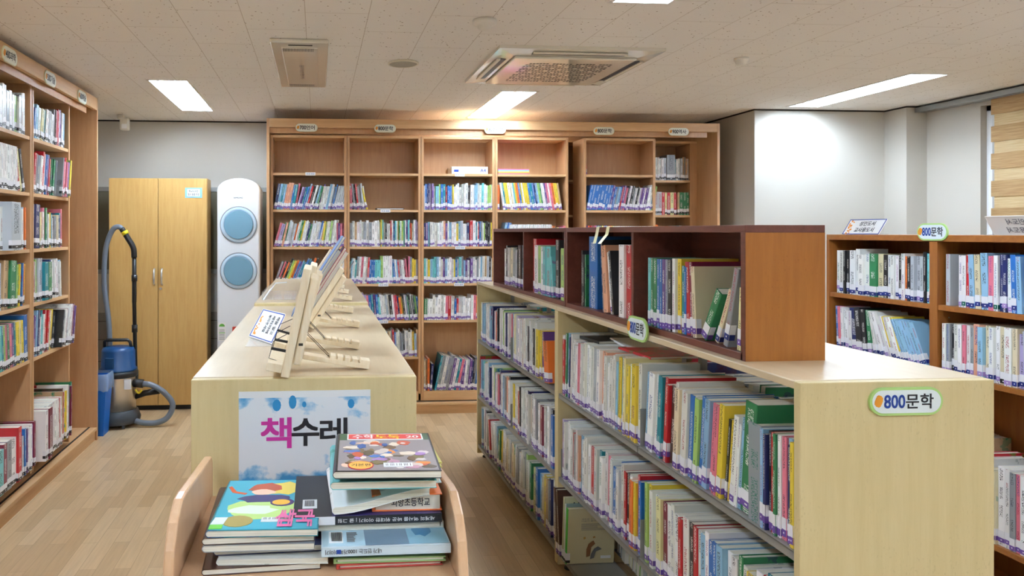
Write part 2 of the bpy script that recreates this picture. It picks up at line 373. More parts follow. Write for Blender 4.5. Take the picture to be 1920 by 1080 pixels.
def m_poster():
    m = mat('watercolour poster', srgb(226, 232, 240), .35); p = m.node_tree.nodes['Principled BSDF']
    tc = N(m, 'ShaderNodeTexCoord'); sx = N(m, 'ShaderNodeSeparateXYZ'); L(m, tc.outputs['Generated'], sx.inputs[0])
    no = N(m, 'ShaderNodeTexNoise'); no.inputs['Scale'].default_value = 5; no.inputs['Detail'].default_value = 6; L(m, tc.outputs['Generated'], no.inputs[0])
    # distance from the middle band
    s1 = N(m, 'ShaderNodeMath', operation='SUBTRACT'); L(m, sx.outputs[2], s1.inputs[0]); s1.inputs[1].default_value = .53
    ab = N(m, 'ShaderNodeMath', operation='ABSOLUTE'); L(m, s1.outputs[0], ab.inputs[0])
    a = N(m, 'ShaderNodeMath', operation='ADD'); L(m, ab.outputs[0], a.inputs[0]); L(m, no.outputs[0], a.inputs[1])
    up = N(m, 'ShaderNodeMath', operation='LESS_THAN'); L(m, sx.outputs[2], up.inputs[0]); up.inputs[1].default_value = .935
    rp = N(m, 'ShaderNodeValToRGB'); L(m, a.outputs[0], rp.inputs[0]); e = rp.color_ramp.elements
    e[0].position = .80; e[0].color = (*srgb(226, 233, 242), 1); e[1].position = .95; e[1].color = (*srgb(66, 150, 210), 1)
    x = e.new(.865); x.color = (*srgb(150, 196, 228), 1)
    mx = N(m, 'ShaderNodeMix', data_type='RGBA'); L(m, up.outputs[0], mx.inputs[0]); mx.inputs[6].default_value = (*srgb(230, 234, 240), 1); L(m, rp.outputs[0], mx.inputs[7])
    L(m, mx.outputs[2], p.inputs['Base Color']); return m
M['poster'] = m_poster()

# ------------------------------------------------------------------ the room
CZ = 2.58; YB = 6.82; XR = 5.0; XL = -2.35; YN = -1.6
def struct(name, mb, m, **k): return mb.build(name, m, kind='structure', **k)
struct('floor', MB().box(XL-.1, XR+.1, YN-.1, YB+.1, -.05, 0), M['floor'])
LIGHTS = [(-1.02, 4.99, 'twin tube ceiling light above the gap between left bookcase and tall cabinet'),
          (1.478, 5.19, 'twin tube ceiling light just behind the square ceiling cassette'),
          (3.99, 4.41, 'twin tube ceiling light near the right hand blind and white corner wall'),
          (1.445, 1.90, 'twin tube ceiling light cut off by the top edge of the photo'),
          (-1.02, 1.90, 'twin tube ceiling light over the near part of the left aisle'), (3.99, 1.30, 'twin tube ceiling light over the near right side by the windows'),
          (-1.02, -1.1, 'twin tube ceiling light behind the camera on the left'), (1.445, -1.1, 'twin tube ceiling light behind the camera in the middle'), (3.99, -1.1, 'twin tube ceiling light behind the camera by the windows')]
cb_ = MB(); xs_ = sorted({XL-.1, XR+.1}|{round(cx+s*.137, 4) for cx, _, _ in LIGHTS for s in (-1, 1)})
holes = [(cx-.137, cx+.137, y0-.002, y0+1.242) for cx, y0, _ in LIGHTS]
for xa, xb in zip(xs_, xs_[1:]):
    hs_ = sorted([(h[2], h[3]) for h in holes if h[0]-1e-3 <= xa and xb <= h[1]+1e-3]); y = YN-.1
    for a, c in hs_: cb_.box(xa, xb, y, a, CZ, CZ+.01); y = c
    cb_.box(xa, xb, y, YB+.1, CZ, CZ+.01)
struct('ceiling', cb_, M['ceiling'])
struct('wall_left', MB().box(XL-.1, XL, YN, YB, 0, CZ), M['wall'])
struct('wall_back', MB().box(XL, 3.66, YB, YB+.1, 0, CZ), M['wall'])
struct('wall_near', MB().box(XL, XR, YN-.1, YN, 0, CZ), M['wall'])
w = MB(); w.box(3.66, XR, 5.79, YB+.1, 0, CZ); struct('wall_corner', w, M['wall'], bevel=.004)
struct('wall_pier', MB().box(4.82, XR, 5.56, 5.79, 0, CZ), M['wall'])
# right wall with its window openings
w = MB()
WZ0, WZ1 = .95, 2.50
wins = ((3.90, 5.08), (1.9, 3.35), (-1.2, .9))
w.box(XR, XR+.14, YN, 5.56, 0, WZ0); w.box(XR, XR+.14, YN, 5.56, WZ1, CZ)
ys = [YN, -1.2, .9, 1.9, 3.35, 3.90, 5.08, 5.56]
for a, b in ((0, 1), (2, 3), (4, 5), (6, 7)): w.box(XR, XR+.14, ys[a], ys[b], WZ0, WZ1)
struct('wall_right', w, M['wall'])
for k, (a, b) in enumerate(wins):
    f = MB()
    for y0, y1, z0, z1 in ((a, b, WZ0, WZ0+.04), (a, b, WZ1-.04, WZ1), (a, a+.045, WZ0, WZ1), (b-.045, b, WZ0, WZ1), ((a+b)/2-.025, (a+b)/2+.025, WZ0, WZ1)):
        f.box(XR+.05, XR+.11, y0, y1, z0, z1)
    wf = struct('window_%d' % (k+1), f, M['white_gloss'])
    MB().box(XR+.075, XR+.081, a+.045, b-.045, WZ0+.04, WZ1-.04).build('pane', M['glass'], wf)
    MB().box(XR-.02, XR+.05, a-.02, b+.02, WZ0-.03, WZ0).build('sill', M['white_gloss'], wf)
# dark shadow gap trims where walls meet the ceiling
t = MB(); t.box(XL, 3.66, YB-.008, YB, CZ-.012, CZ-.001); struct('trim_1', t, M['dark_gap'])
t = MB(); t.box(3.655, 4.82, 5.784, 5.79, CZ-.012, CZ-.001); t.box(3.652, 3.66, 5.784, YB-.008, CZ-.012, CZ-.001)
t.box(4.814, 4.82, 5.555, 5.784, CZ-.012, CZ-.001); t.box(4.82, XR, 5.554, 5.56, CZ-.012, CZ-.001); t.box(XR-.006, XR, YN, 5.554, CZ-.012, CZ-.001)
struct('trim_2', t, M['dark_gap'])
# lower part of the back wall behind the air conditioner: framed board, white strip, grey wainscot
b = empty('framed_board', (-1.2, YB, 0), 0, 'dark olive board in a thin aluminium frame behind the tall air conditioner', 'board')
MB().box(-.9, .72, -.02, -.005, 1.19, 1.93).build('board', M['board_dark'], b)
f = MB()
for z0, z1 in ((1.16, 1.20), (1.92, 1.96)): f.box(-.93, .75, -.03, -.002, z0, z1)
for x0, x1 in ((-.93, -.90), (.14, .17), (.72, .75)): f.box(x0, x1, -.03, -.002, 1.16, 1.96)
f.build('frame', M['alu'], b)
struct('trim_3', MB().box(XL, -.40, YB-.012, YB, 0, .80), mat('grey tile wainscot', srgb(150, 142, 132), .4))
w = MB()
for z in (.35, .55, .72): w.box(XL, -.40, YB-.014, YB-.011, z, z+.004)
struct('trim_4', w, M['dark_gap'])

# window blind (zebra) on the far right window
bl = empty('window_blind', (XR-.06, 0, 0), 0, 'tan and cream zebra roller blind hanging at the right hand window', 'blind')
MB().box(-.05, .04, 3.62, 5.56, 2.525, 2.565).build('blind_rail', M['alu'], bl, bevel=.004)
def blind(root, y0, y1, z0, z1):
    a = MB(); c = MB(); z = z1; k = 0
    while z > z0:
        h = (.115 if k % 2 == 0 else .085)
        (a if k % 2 == 0 else c).box(-.004 if k % 2 else -.010, .0 if k % 2 else -.006, y0, y1 - (0 if k % 2 == 0 else .02), z-h, z); z -= h; k += 1
    a.build('dark_bands', M['blind_dark'], root); c.build('light_bands', M['blind_light'], root)
blind(bl, 3.92, 4.925, 1.05, 2.52)
added_blind = empty('window_blind', (XR-.06, 0, 0), 0, 'added unseen zebra blind keeping the sun out of the window beside the camera', 'blind')  # added out of view to block the sun through this window
MB().box(-.05, .04, -1.3, 1.0, 2.525, 2.565).build('blind_rail', M['alu'], added_blind, bevel=.004)
blind(added_blind, -1.25, .95, .92, 2.52)
MB().box(-.014, .004, 3.92, 4.925, 1.03, 1.05).build('bottom_rail', M['ivory'], bl)

# ------------------------------------------------------------------ ceiling fittings
def light_fixture(cx, y0, label):
    r = empty('fluorescent_light', (cx, (y0+y0+1.24)/2, CZ), 0, label, 'ceiling light', 'fluorescent ceiling lights')
    hw, hl = .135, .62
    fr = MB()
    for x0, x1, a, c in ((-hw-.01, -hw+.008, -hl-.01, hl+.01), (hw-.008, hw+.01, -hl-.01, hl+.01), (-hw, hw, -hl-.01, -hl+.008), (-hw, hw, hl-.008, hl+.01)):
        fr.box(x0, x1, a, c, -.004, .0)
    fr.build('frame', M['white'], r)
    rf = MB(); rf.box(-hw, hw, -hl, hl, .058, .062)
    for s in (-1, 1): rf.box(min(s*hw, s*(hw-.003)), max(s*hw, s*(hw-.003)), -hl, hl, 0, .06); rf.box(-hw, hw, min(s*hl, s*(hl-.003)), max(s*hl, s*(hl-.003)), 0, .06)
    rf.prism([(-.020, .058), (.020, .058), (0, .010)], -hl+.004, hl-.004, 'y'); rf.build('reflector', M['white_gloss'], r)
    for sx in (-1, 1):
        tb = MB(); tb.tube([(sx*.068, -hl+.04, .034), (sx*.068, hl-.04, .034)], .019, 10)
        tb.build('tube', M['tube'], r)
        for sy in (-1, 1): MB().box(sx*.068-.02, sx*.068+.02, sy*(hl-.035)-.01, sy*(hl-.035)+.01, .004, .056).build('lamp_holder', M['white'], r)
    return r
for cx, y0, lb in LIGHTS: light_fixture(cx, y0, lb)

# ceiling cassette air conditioner
ca = empty('ceiling_cassette', (1.475, 4.38, CZ), 0, 'square glossy ivory air conditioner cassette with perforated grille on the ceiling', 'air conditioner')
o_, i_ = .475, .36
f = MB()
prof = ((o_, 0), (o_, -.018), (i_, -.030), (i_, 0))
for k in range(3):
    (r0, z0), (r1, z1) = prof[k], prof[k+1]; bse = len(f.v)
    f.v += [(sx*r0, sy*r0, z0) for sx, sy in ((-1,-1),(1,-1),(1,1),(-1,1))] + [(sx*r1, sy*r1, z1) for sx, sy in ((-1,-1),(1,-1),(1,1),(-1,1))]
    for j in range(4): f.face((bse+j, bse+(j+1) % 4, bse+4+(j+1) % 4, bse+4+j))
f.build('frame', M['mirror_panel'], ca)
for k, (x0, x1, y0, y1) in enumerate(((-.27, .27, -.415, -.385), (-.27, .27, .385, .415), (-.415, -.385, -.27, .27), (.385, .415, -.27, .27))):
    MB().box(x0, x1, y0, y1, -.0295, -.024).build('air_slot', M['black'], ca)
for k, (x0, x1, y0, y1) in enumerate(((-.27, .27, -.44, -.418), (-.27, .27, .418, .44), (-.44, -.418, -.27, .27), (.418, .44, -.27, .27))):
    MB().box(x0, x1, y0, y1, -.034, -.026).build('louvre', M['ivory'], ca)
f = MB(); f.box(-i_, i_, -i_, i_, -.045, -.028); g = f.build('grille', M['mirror_panel'], ca, bevel=.008)
h = MB()
for iy in range(14):
    for ix in range(26):
        if (ix*2+iy) % 7 == 0: continue
        x = -.25+ix*.02+(iy % 2)*.006; y = -.24+iy*.037
        h.box(x-.0065, x+.0065, y-.006, y+.006, -.0465, -.0448)
h.build('perforations', M['black'], g, kind='stuff')
# one-way unit
pu = empty('ceiling_ventilator', (-.10, 4.46, CZ), 0, 'long glossy ivory ceiling ventilator with small slots at both ends', 'ventilator')
MB().box(-.158, .158, -.60, .60, -.022, 0).build('casing', M['mirror_panel'], pu, bevel=.008)
MB().box(-.10, .10, -.50, .52, -.030, -.021).build('cover', M['mirror_panel'], pu, bevel=.006)
for y0 in (-.47, .49):
    s = MB()
    for k in range(20): s.box(-.09+k*.0085, -.0862+k*.0085, y0-.03, y0+.03, -.0315, -.0295)
    s.build('vent_slots', M['black'], pu)
MB().box(-.06, .07, -.548, -.540, -.025, -.0215).build('handle_slot', M['dark_gap'], pu)
T = Matrix.Translation((0, 0, -.0312)) @ Matrix.Rotation(R(90), 4, 'Z') @ Matrix.Rotation(R(90), 4, 'X')
s = MB(); put_text(s, '공기순환기', -.12, .26, -.012, .016, 0, M=T); s.build('lettering', M['ink_grey'], pu)
for nm, x, y, prof, lb, cat in (
    ('ceiling_speaker', .52, 4.37, [(.088, 0), (.088, -.006), (.080, -.010), (.0, -.009)], 'round flat grey ceiling speaker between the ventilator and the cassette', 'speaker'),
    ('smoke_detector', .81, 3.46, [(.058, 0), (.058, -.018), (.050, -.024), (.034, -.026), (.032, -.040), (.018, -.047), (.0, -.047)], 'ivory domed smoke detector nearest the camera, left of the cassette', 'smoke detector'),
    ('heat_detector', 2.51, 4.10, [(.040, 0), (.040, -.014), (.034, -.018), (.030, -.034), (.022, -.044), (.0, -.044)], 'small white round heat detector to the right of the ceiling cassette', 'heat detector')):
    l = MB(); l.lathe([(r_, z) for r_, z in prof][::-1], n=28)
    o = l.build(nm, M['white'] if nm != 'ceiling_speaker' else mat('grey grille cloth', srgb(168, 164, 152), .6), label=lb, cat=cat); o.location = (x, y, CZ)
    if nm == 'ceiling_speaker':
        l = MB(); l.lathe([(.095, 0), (.095, -.009), (.086, -.012), (.0855, 0)][::-1], n=32); l.build('rim', M['ivory'], o)
mo = empty('motion_sensor', (-1.70, 6.50, CZ), 0, 'small ivory motion sensor hanging by the back wall near the left bookcase', 'sensor')
MB().box(-.055, .0, -.03, .03, -.045, 0).build('mount', M['ivory'], mo, bevel=.006)
MB().box(-.03, .05, -.06, .0, -.145, -.035).build('sensor_head', M['ivory'], mo, bevel=.014)
MB().box(-.01, .035, -.064, -.059, -.13, -.09).build('sensor_lens', M['lens'], mo, bevel=.002)

# ------------------------------------------------------------------ plaques
def pill(w, h, r=None, n=8):
    r = r or h/2; P = []
    for cx, cz, a0 in ((w/2-r, h/2-r, 0), (-w/2+r, h/2-r, 90), (-w/2+r, -h/2+r, 180), (w/2-r, -h/2+r, 270)):
        for k in range(n+1):
            a = R(a0+90*k/n); P.append((cx+r*math.cos(a), cz+r*math.sin(a)))
    return P
def plaque(parent, loc, rz, num, word, w=.19, h=.072, old=True, label=None):
    """a pill sign facing local -y"""
    p = MB(); p.prism(pill(w, h)[::-1], -.006, 0, 'y')
    base = p.build('category_plaque', M['plaque_rim_old'] if old else M['plaque_rim'], parent, loc, rz)
    if label: base['label'] = label
    q = MB(); k = .82 if not old else .9
    q.prism(pill(w-h*(1-k), h*k)[::-1], -.0072, -.005, 'y'); q.build('face', M['plaque'] if old else M['plaque_new'], base)
    lf = MB(); rx, rz_ = h*.15, h*.22
    pts = [(-w*.385+rx*math.cos(a)*(1+.25*math.sin(2*a)), rz_*math.sin(a)+.12*rz_) for a in [R(i*30) for i in range(12)]]
    lf.prism(pts[::-1], -.0082, -.007, 'y'); lf.build('leaf_mark', M['leaf'], base)
    t = MB(); put_text(t, num, -w*.31, -w*.03, -h*.22, h*.24, -.0078, bold=.035); t.build('number', M['ink_blue'] if not old else M['ink'], base)
    t = MB(); put_text(t, word, -w*.015, w*.36, -h*.25, h*.27, -.0078, bold=.03); t.build('word', M['ink'], base)
    return base
def edge_label(parent, loc, rz, w=.085, h=.026, txt='811.8 ~ 813.8'):
    p = MB(); p.box(-w/2, w/2, -.0015, 0, -h/2, h/2); b = p.build('shelf_label', M['paper'], parent, loc, rz)
    t = MB(); put_text(t, txt, -w*.38, w*.38, -h*.2, h*.2, -.0021, bold=.02); t.build('lettering', M['ink_blue'], b)

# ------------------------------------------------------------------ generic sliding bookcase unit (local: x along, y depth back, z up; front at y=0)
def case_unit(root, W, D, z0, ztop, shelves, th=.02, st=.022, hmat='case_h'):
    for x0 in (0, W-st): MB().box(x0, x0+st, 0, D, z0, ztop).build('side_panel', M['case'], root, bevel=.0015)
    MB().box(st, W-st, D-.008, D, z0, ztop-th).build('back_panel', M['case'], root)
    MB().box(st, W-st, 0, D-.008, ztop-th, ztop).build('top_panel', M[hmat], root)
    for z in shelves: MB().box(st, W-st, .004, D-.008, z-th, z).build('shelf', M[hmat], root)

# ---- back bookcase, fixed frame with rear row
YF = 6.05
bf = empty('wall_bookcase', (-.426, YF, 0), 0, 'long light wood bookcase frame with cornice and category plaques across the back wall', 'bookcase')
W = 3.935; DEP = .62
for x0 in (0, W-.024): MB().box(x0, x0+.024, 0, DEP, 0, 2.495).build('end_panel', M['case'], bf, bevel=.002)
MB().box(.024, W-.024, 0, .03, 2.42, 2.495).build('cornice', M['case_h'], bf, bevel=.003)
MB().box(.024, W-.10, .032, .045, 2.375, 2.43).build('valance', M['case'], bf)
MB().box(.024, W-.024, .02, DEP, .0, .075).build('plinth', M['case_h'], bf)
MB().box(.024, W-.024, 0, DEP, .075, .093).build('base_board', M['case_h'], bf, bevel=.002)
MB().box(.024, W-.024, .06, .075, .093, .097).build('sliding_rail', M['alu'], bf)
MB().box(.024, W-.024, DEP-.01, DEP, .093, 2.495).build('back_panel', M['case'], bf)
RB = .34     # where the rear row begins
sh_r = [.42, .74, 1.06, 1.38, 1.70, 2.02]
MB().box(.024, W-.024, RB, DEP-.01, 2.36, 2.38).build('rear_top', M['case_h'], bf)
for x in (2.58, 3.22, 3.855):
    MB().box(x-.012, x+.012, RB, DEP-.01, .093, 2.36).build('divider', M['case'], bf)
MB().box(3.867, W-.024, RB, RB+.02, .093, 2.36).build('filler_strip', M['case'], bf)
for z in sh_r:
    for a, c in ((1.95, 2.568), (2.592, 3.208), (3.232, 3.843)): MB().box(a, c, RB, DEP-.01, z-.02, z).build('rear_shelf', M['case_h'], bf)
for x, n_, w_ in ((-.094, '700', '언어'), (.565, '800', '문학'), (1.507, '800', '문학'), (2.463, '800', '문학'), (3.131, '900', '역사')):
    plaque(bf, (x+.426, 0, 2.418), 0, n_, w_, .185, .068, True)
SHB = [2.045, 1.735, 1.42, 1.105, .79, .48]
units = [(-.398, '700'), (.247, '800'), (.88, '800'), (1.522, '800'), (2.305, '800')]
UB = []
udesc = ['leftmost at the back, behind the reading stands', 'second from left in the back bookcase',
         'middle of the back bookcase, white box on its top shelf', 'back bookcase, rainbow striped box on its top shelf',
         'rightmost at the back, beside the open recess']
for k, (x, _) in enumerate(units):
    u = empty('sliding_bookcase', (x, YF+.05, 0), 0, 'sliding bookcase unit, ' + udesc[k], 'bookcase', 'sliding units of the back bookcase')
    sh = [z for z in SHB] if k != 2 else [z for z in SHB if z != .48]
    uwid = units[k+1][0]-x-.003 if k < 3 else .645
    case_unit(u, uwid, .27, .105, 2.362, sh + [.185])
    MB().box(.022, .633, .0, .012, .105, .165).build('kick_board', M['case_h'], u)
    UB.append(u)
for x, z in ((-.063, 2.036), (.573, 1.724), (1.213, 2.036), (1.217, 1.410), (.556, 1.095), (1.207, 1.095), (.554, .78)):
    k = max(i for i, (ux, _) in enumerate(units) if ux < x)
    edge_label(UB[k], (x-units[k][0], .0025, z), 0)

# ---- left bookcase along the left side (rows run along +y, faces +x)
XF = -1.635; Y0L = 1.9; Y1L = 5.51
lf = empty('wall_bookcase', (XF, Y0L, 0), R(90), 'tall light wood bookcase frame with cornice filling the left side of the room', 'bookcase')
W = Y1L-Y0L; DEP = .62
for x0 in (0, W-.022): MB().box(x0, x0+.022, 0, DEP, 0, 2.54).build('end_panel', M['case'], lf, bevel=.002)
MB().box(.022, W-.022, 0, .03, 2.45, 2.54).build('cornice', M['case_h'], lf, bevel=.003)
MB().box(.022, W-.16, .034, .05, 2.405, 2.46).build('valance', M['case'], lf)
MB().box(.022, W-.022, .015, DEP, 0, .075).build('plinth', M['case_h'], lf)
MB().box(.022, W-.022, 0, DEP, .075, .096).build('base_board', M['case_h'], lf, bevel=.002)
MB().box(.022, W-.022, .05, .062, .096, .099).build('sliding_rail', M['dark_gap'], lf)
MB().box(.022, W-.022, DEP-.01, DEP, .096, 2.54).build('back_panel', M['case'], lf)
for y, n_, w_ in ((3.96, '400', '과학'), (4.54, '500', '기술'), (5.137, '600', '예술')):
    plaque(lf, (y-Y0L, 0, 2.482), 0, n_, w_, .185, .085, True)
SHL = [2.113, 1.78, 1.445, 1.118, .789]
UL = []
ldesc = ['nearer sliding unit of the left bookcase, at the photo edge', 'farther sliding unit of the left bookcase, beside the end panel']
for k, y in enumerate((3.785, 4.445)):
    u = empty('sliding_bookcase', (-1.70, y, 0), R(90), 'light wood ' + ldesc[k], 'bookcase', 'sliding units of the left bookcase')
    case_unit(u, .65, .27, .11, 2.445, SHL + [.165]); UL.append(u)

# ------------------------------------------------------------------ double sided beech island on the right
IX0, IX1, IY0, IY1, IT = 1.091, 1.565, 1.555, 4.89, 1.207
isl = empty('shelf_island', (0, 0, 0), 0, 'low pale beech double sided shelving island with grey steel shelves', 'bookcase')
ym = 3.232
for k, (y0, y1) in enumerate(((IY0, IY0+.022), (IY1-.022, IY1))):
    e = MB(); e.box(IX0, IX1, y0, y1, .03, IT-.001); e.build('end_panel', M['beech_panel'], isl, bevel=.002)
MB().box(IX0, IX1, ym-.022, ym+.022, .03, IT-.02).build('middle_panel', M['beech_panel'], isl, bevel=.002)
MB().box(IX0+.002, IX1, IY0+.022, ym, IT-.02, IT).build('top_board', M['beech_top'], isl, bevel=.003)
MB().box(IX0+.002, IX1, ym, IY1-.022, IT-.02, IT).build('top_board', M['beech_top'], isl, bevel=.003)
ISH = [.812, .432, .094]
joints = ((IY0+.022, 2.395), (2.399, ym-.022), (ym+.022, 4.058), (4.062, IY1-.022))
for a, c in joints:
    for z in ISH:
        for x0, x1 in ((IX0+.004, IX0+.215), (IX1-.215, IX1-.004)):
            s = MB(); s.box(x0, x1, a+.002, c-.002, z-.004, z)
            s.box(x0 if x0 < 1.2 else x1-.003, x0+.003 if x0 < 1.2 else x1, a+.002, c-.002, z-.022, z-.002)
            s.build('steel_shelf', M['steel_shelf'], isl)
for y in (IY0+.05, 2.397, ym-.05, ym+.05, 4.06, IY1-.05):
    MB().box(1.318, 1.338, y-.012, y+.012, .03, IT-.02).build('steel_upright', M['steel_shelf'], isl)
for x in (IX0+.06, IX1-.06):
    for y in (IY0+.012, ym, IY1-.012):
        l = MB(); l.lathe([(.022, 0), (.022, .008), (.010, .012), (.010, .032)], x, y, 12); l.build('foot', M['black'], isl)
plaque(isl, (IX0, 2.381, 1.218), R(-90), '800', '문학', .155, .082, False, 'pale plaque with green rim')
plaque(isl, (1.343, IY0, 1.161), 0, '800', '문학', .178, .064, False, 'pale plaque with green rim')
# steel bookends
def bookend(loc, h=.13, label=''):
    r = MB(); P = [(0, 0), (.12, 0), (.12, h*.55)]
    P += [(.12-.05*(1-math.cos(R(a))), h*.55+(h*.45)*math.sin(R(a))) for a in range(15, 91, 15)] + [(0, h)]
    r.prism([(p[0], p[1]) for p in P], -.0015, .0015, 'y')
    r.box(0, .11, -.05, .0, 0, .0015)
    o = r.build('bookend', M['steel_shelf'], loc=loc, rz=0); o.scale.x = 1
    return tag(o, label, 'bookend', 'steel bookends on the island')
for y, z, lb in ((4.052, .812, 'grey steel bookend halfway along the top shelf of the far island half'), (4.052, .432, 'grey steel bookend halfway along the middle shelf of the far island half'),
                 (2.389, .812, 'grey steel bookend halfway along the top shelf of the near island half'), (2.389, .432, 'grey steel bookend halfway along the middle shelf of the near island half'),
                 (3.195, .432, 'grey steel bookend beside the beech middle panel on near middle shelf')):
    bookend((IX0+.01, y, z), .13, lb)

# ------------------------------------------------------------------ mahogany display boxes on the island
def disp_box(name, y0, y1, parts, label):
    x0, x1, z0, z1 = 1.123, 1.345, IT, 1.567; t = .02
    r = empty(name, (x0, y0, IT), 0, label, 'display box', 'mahogany boxes on the island')
    wd, ln, ht = x1-x0, y1-y0, z1-z0
    MB().box(0, wd, 0, ln, ht-t, ht).build('top_board', M['box_dark'], r, bevel=.001)
    MB().box(0, wd, t*.6, ln-t*.6, 0, t).build('bottom_board', M['box_dark'], r, bevel=.001)
    for a in (0, ln-t):
        o_, i_ = ((a, a+t*.6), (a+t*.6, a+t)) if a == 0 else ((a+t*.4, a+t), (a, a+t*.4))
        MB().box(.001, wd, o_[0], o_[1], 0, ht-t).build('side_panel', M['box_side'], r)
        MB().box(.001, wd-.008, i_[0], i_[1], t, ht-t).build('inner_lining', M['box_dark'], r)
        MB().box(0, .0015, a, a+t, 0, ht-t).build('edge_strip', M['box_dark'], r)
    for a in parts: MB().box(0, wd-.008, a-y0-.009, a-y0+.009, t, ht-t).build('divider', M['box_dark'], r)
    MB().box(wd-.008, wd, t, ln-t, t, ht-t).build('back_panel', M['box_dark'], r)
    return r
disp_box('display_box', 1.817, 3.195, [2.50], 'dark brown open fronted wooden box nearest the camera on the island top')
disp_box('display_box', 3.20, 4.55, [3.87], 'dark brown open fronted wooden box farther along the island top')
for k, (y, a) in enumerate(((2.80, 0), (2.70, .02))):
    s = MB(); P = [Vector((0, 0, .003)), Vector((-.012, 0, 0)), Vector((-.020, -.006, -.03)), Vector((-.035-a, -.02, -.065))]
    if k == 0: P[0] = Vector((.03, 0, .002))
    else: P[0] = Vector((.03, 0, .002))
    b0 = len(s.v)
    for p in P: s.v += [(p.x, p.y-.0, p.z), (p.x, p.y-.028, p.z)]
    for j in range(3): s.face((b0+2*j, b0+2*j+1, b0+2*j+3, b0+2*j+2))
    o = s.build('memo_slip', M['memo'], loc=(1.123, y, 1.568), label=['pale yellow memo slip hanging over the box edge, left one of the pair', 'pale yellow memo slip hanging over the box edge, right one of the pair'][k], cat='memo slip', group='memo slips on the near box')
    so_ = o.modifiers.new('solid', 'SOLIDIFY'); so_.thickness = .0008

# ------------------------------------------------------------------ golden brown bookcase along the right
XG = 2.65
rg = empty('low_bookcase', (XG, 3.57, 0), R(-90), 'golden brown waist high bookcase at right in front of the white wall', 'bookcase')
# local x runs towards the camera, local y runs to +x
LW = 2.7; DG = .27; TOPZ = 1.535; bay = .655
MB().box(0, LW, 0, DG, TOPZ-.028, TOPZ).build('top_board', M['walnut_v'] if 0 else M['walnut'], rg, bevel=.002)
MB().box(0, LW, .02, DG, 0, .08).build('plinth', M['walnut'], rg)
for k in range(5):
    x = k*bay
    MB().box(max(0, x-.02), min(LW, x+.02), .0, DG-.01, .08 if k else 0, TOPZ-.028).build('upright', M['walnut_v'], rg, bevel=.001)
MB().box(0, LW, DG-.01, DG, .08, TOPZ-.028).build('back_panel', M['walnut_v'], rg)
for k in range(4):
    a, c = k*bay+.02, (k+1)*bay-.02
    for z in ([1.235, .95, .63, .315, .10] if k == 0 else [1.235, .95, .63, .317, .10]):
        if k == 1 and z == .63: continue
        MB().box(a, c, .004, DG-.01, z-.022, z).build('shelf', M['walnut'], rg, bevel=.001)
h = MB()
for z in (1.06, 1.1, 1.14, 1.18, .99): h.box(bay+.0205, bay+.0212, .05, .056, z-.003, z+.003); 
h.build('peg_holes', M['chrome'], rg)
plaque(rg, (3.57-2.915, 0, 1.548), 0, '800', '문학', .155, .075, False, 'pale plaque with green rim')
def stand_sign(loc, rz, lean, rows, label, w=.24, h=.078, back=False):
    r = empty('tabletop_sign', loc, rz, label, 'sign', None)
    T = Matrix.Rotation(lean, 4, 'X')
    p = MB(); p.box(-w/2, w/2, -.002, .002, 0, h, M=T); p.build('acrylic_plate', M['paper'] if not back else M['white'], r)
    f = MB()
    for x0, x1, z0, z1 in ((-w/2, w/2, 0, .004), (-w/2, w/2, h-.004, h), (-w/2, -w/2+.004, 0, h), (w/2-.004, w/2, 0, h)): f.box(x0, x1, -.0028, -.0018, z0, z1, M=T)
    f.build('border', M['ink_blue'] if not back else M['white'], r)
    t = MB()
    for k, s in enumerate(rows):
        hw = .26*w*len(s)/5
        x0, x1 = (.05*w-hw, .05*w+hw) if not back else (.05*w+hw, .05*w-hw)
        put_text(t, s, x0, x1, h*(.56-.42*k), h*(.86-.42*k), -.003, bold=.03, M=T)
    t.build('lettering', M['ink'] if not back else M['ink_grey'], r)
    if not back:
        d = MB(); rr = random.Random(3)
        for k in range(16):
            x, z = -w*.44+rr.random()*.03, h*(.06+.85*rr.random()**1.5); s_ = .004+.004*rr.random()
            d.prism([(x+s_*math.cos(a), z+s_*.7*math.sin(a)) for a in [R(i*60) for i in range(6)]][::-1], -.0032, -.002, 'y', M=T)
        d.build('flower_print', M['ink_orange'], r)
    MB().box(-w/2, w/2, 0 if not back else -.05, .05 if not back else 0, 0, .003).build('base_plate', M['acrylic'], r)
    return r
stand_sign((2.70, 3.40, TOPZ), R(-90), R(-32), ['성인도서', '교사용도서'], 'slanted white sign with black Korean text standing left on the golden brown bookcase', .24, .088)
stand_sign((2.74, 2.60, TOPZ), R(-90), R(30), ['성인도서', '교사용도서'], 'sign seen from its back with reversed grey text at the right photo edge', .24, .088, True)

# ------------------------------------------------------------------ centre counter (two beech cabinets)
def counter(y0, y1, top, label):
    r = empty('counter_cabinet', (0, y0, 0), 0, label, 'cabinet', 'beech counter cabinets in the middle')
    x0, x1 = -.294, .234; ln = y1-y0
    for a in (0, ln-.02): MB().box(x0, x1, a, a+.02, 0, top-.002).build('end_panel', M['beech_panel'], r, bevel=.002)
    MB().box(x0, x1, .02, ln-.02, top-.022, top).build('top_board', M['beech_top'], r, bevel=.003)
    MB().box(-.04, -.02, .02, ln-.02, 0, top-.022).build('middle_panel', M['beech_panel'], r)
    for z in (.08, .45, .82):
        MB().box(x0+.005, -.04, .02, ln-.02, z-.02, z).build('shelf', M['beech_h'], r)
        MB().box(-.02, x1-.005, .02, ln-.02, z-.02, z).build('shelf', M['beech_h'], r)
    return r
counter(1.70, 3.355, IT, 'pale beech counter cabinet nearest the camera with the white poster on its end')
counter(3.365, 5.08, IT+.012, 'pale beech counter cabinet farther back towards the wall bookcase')
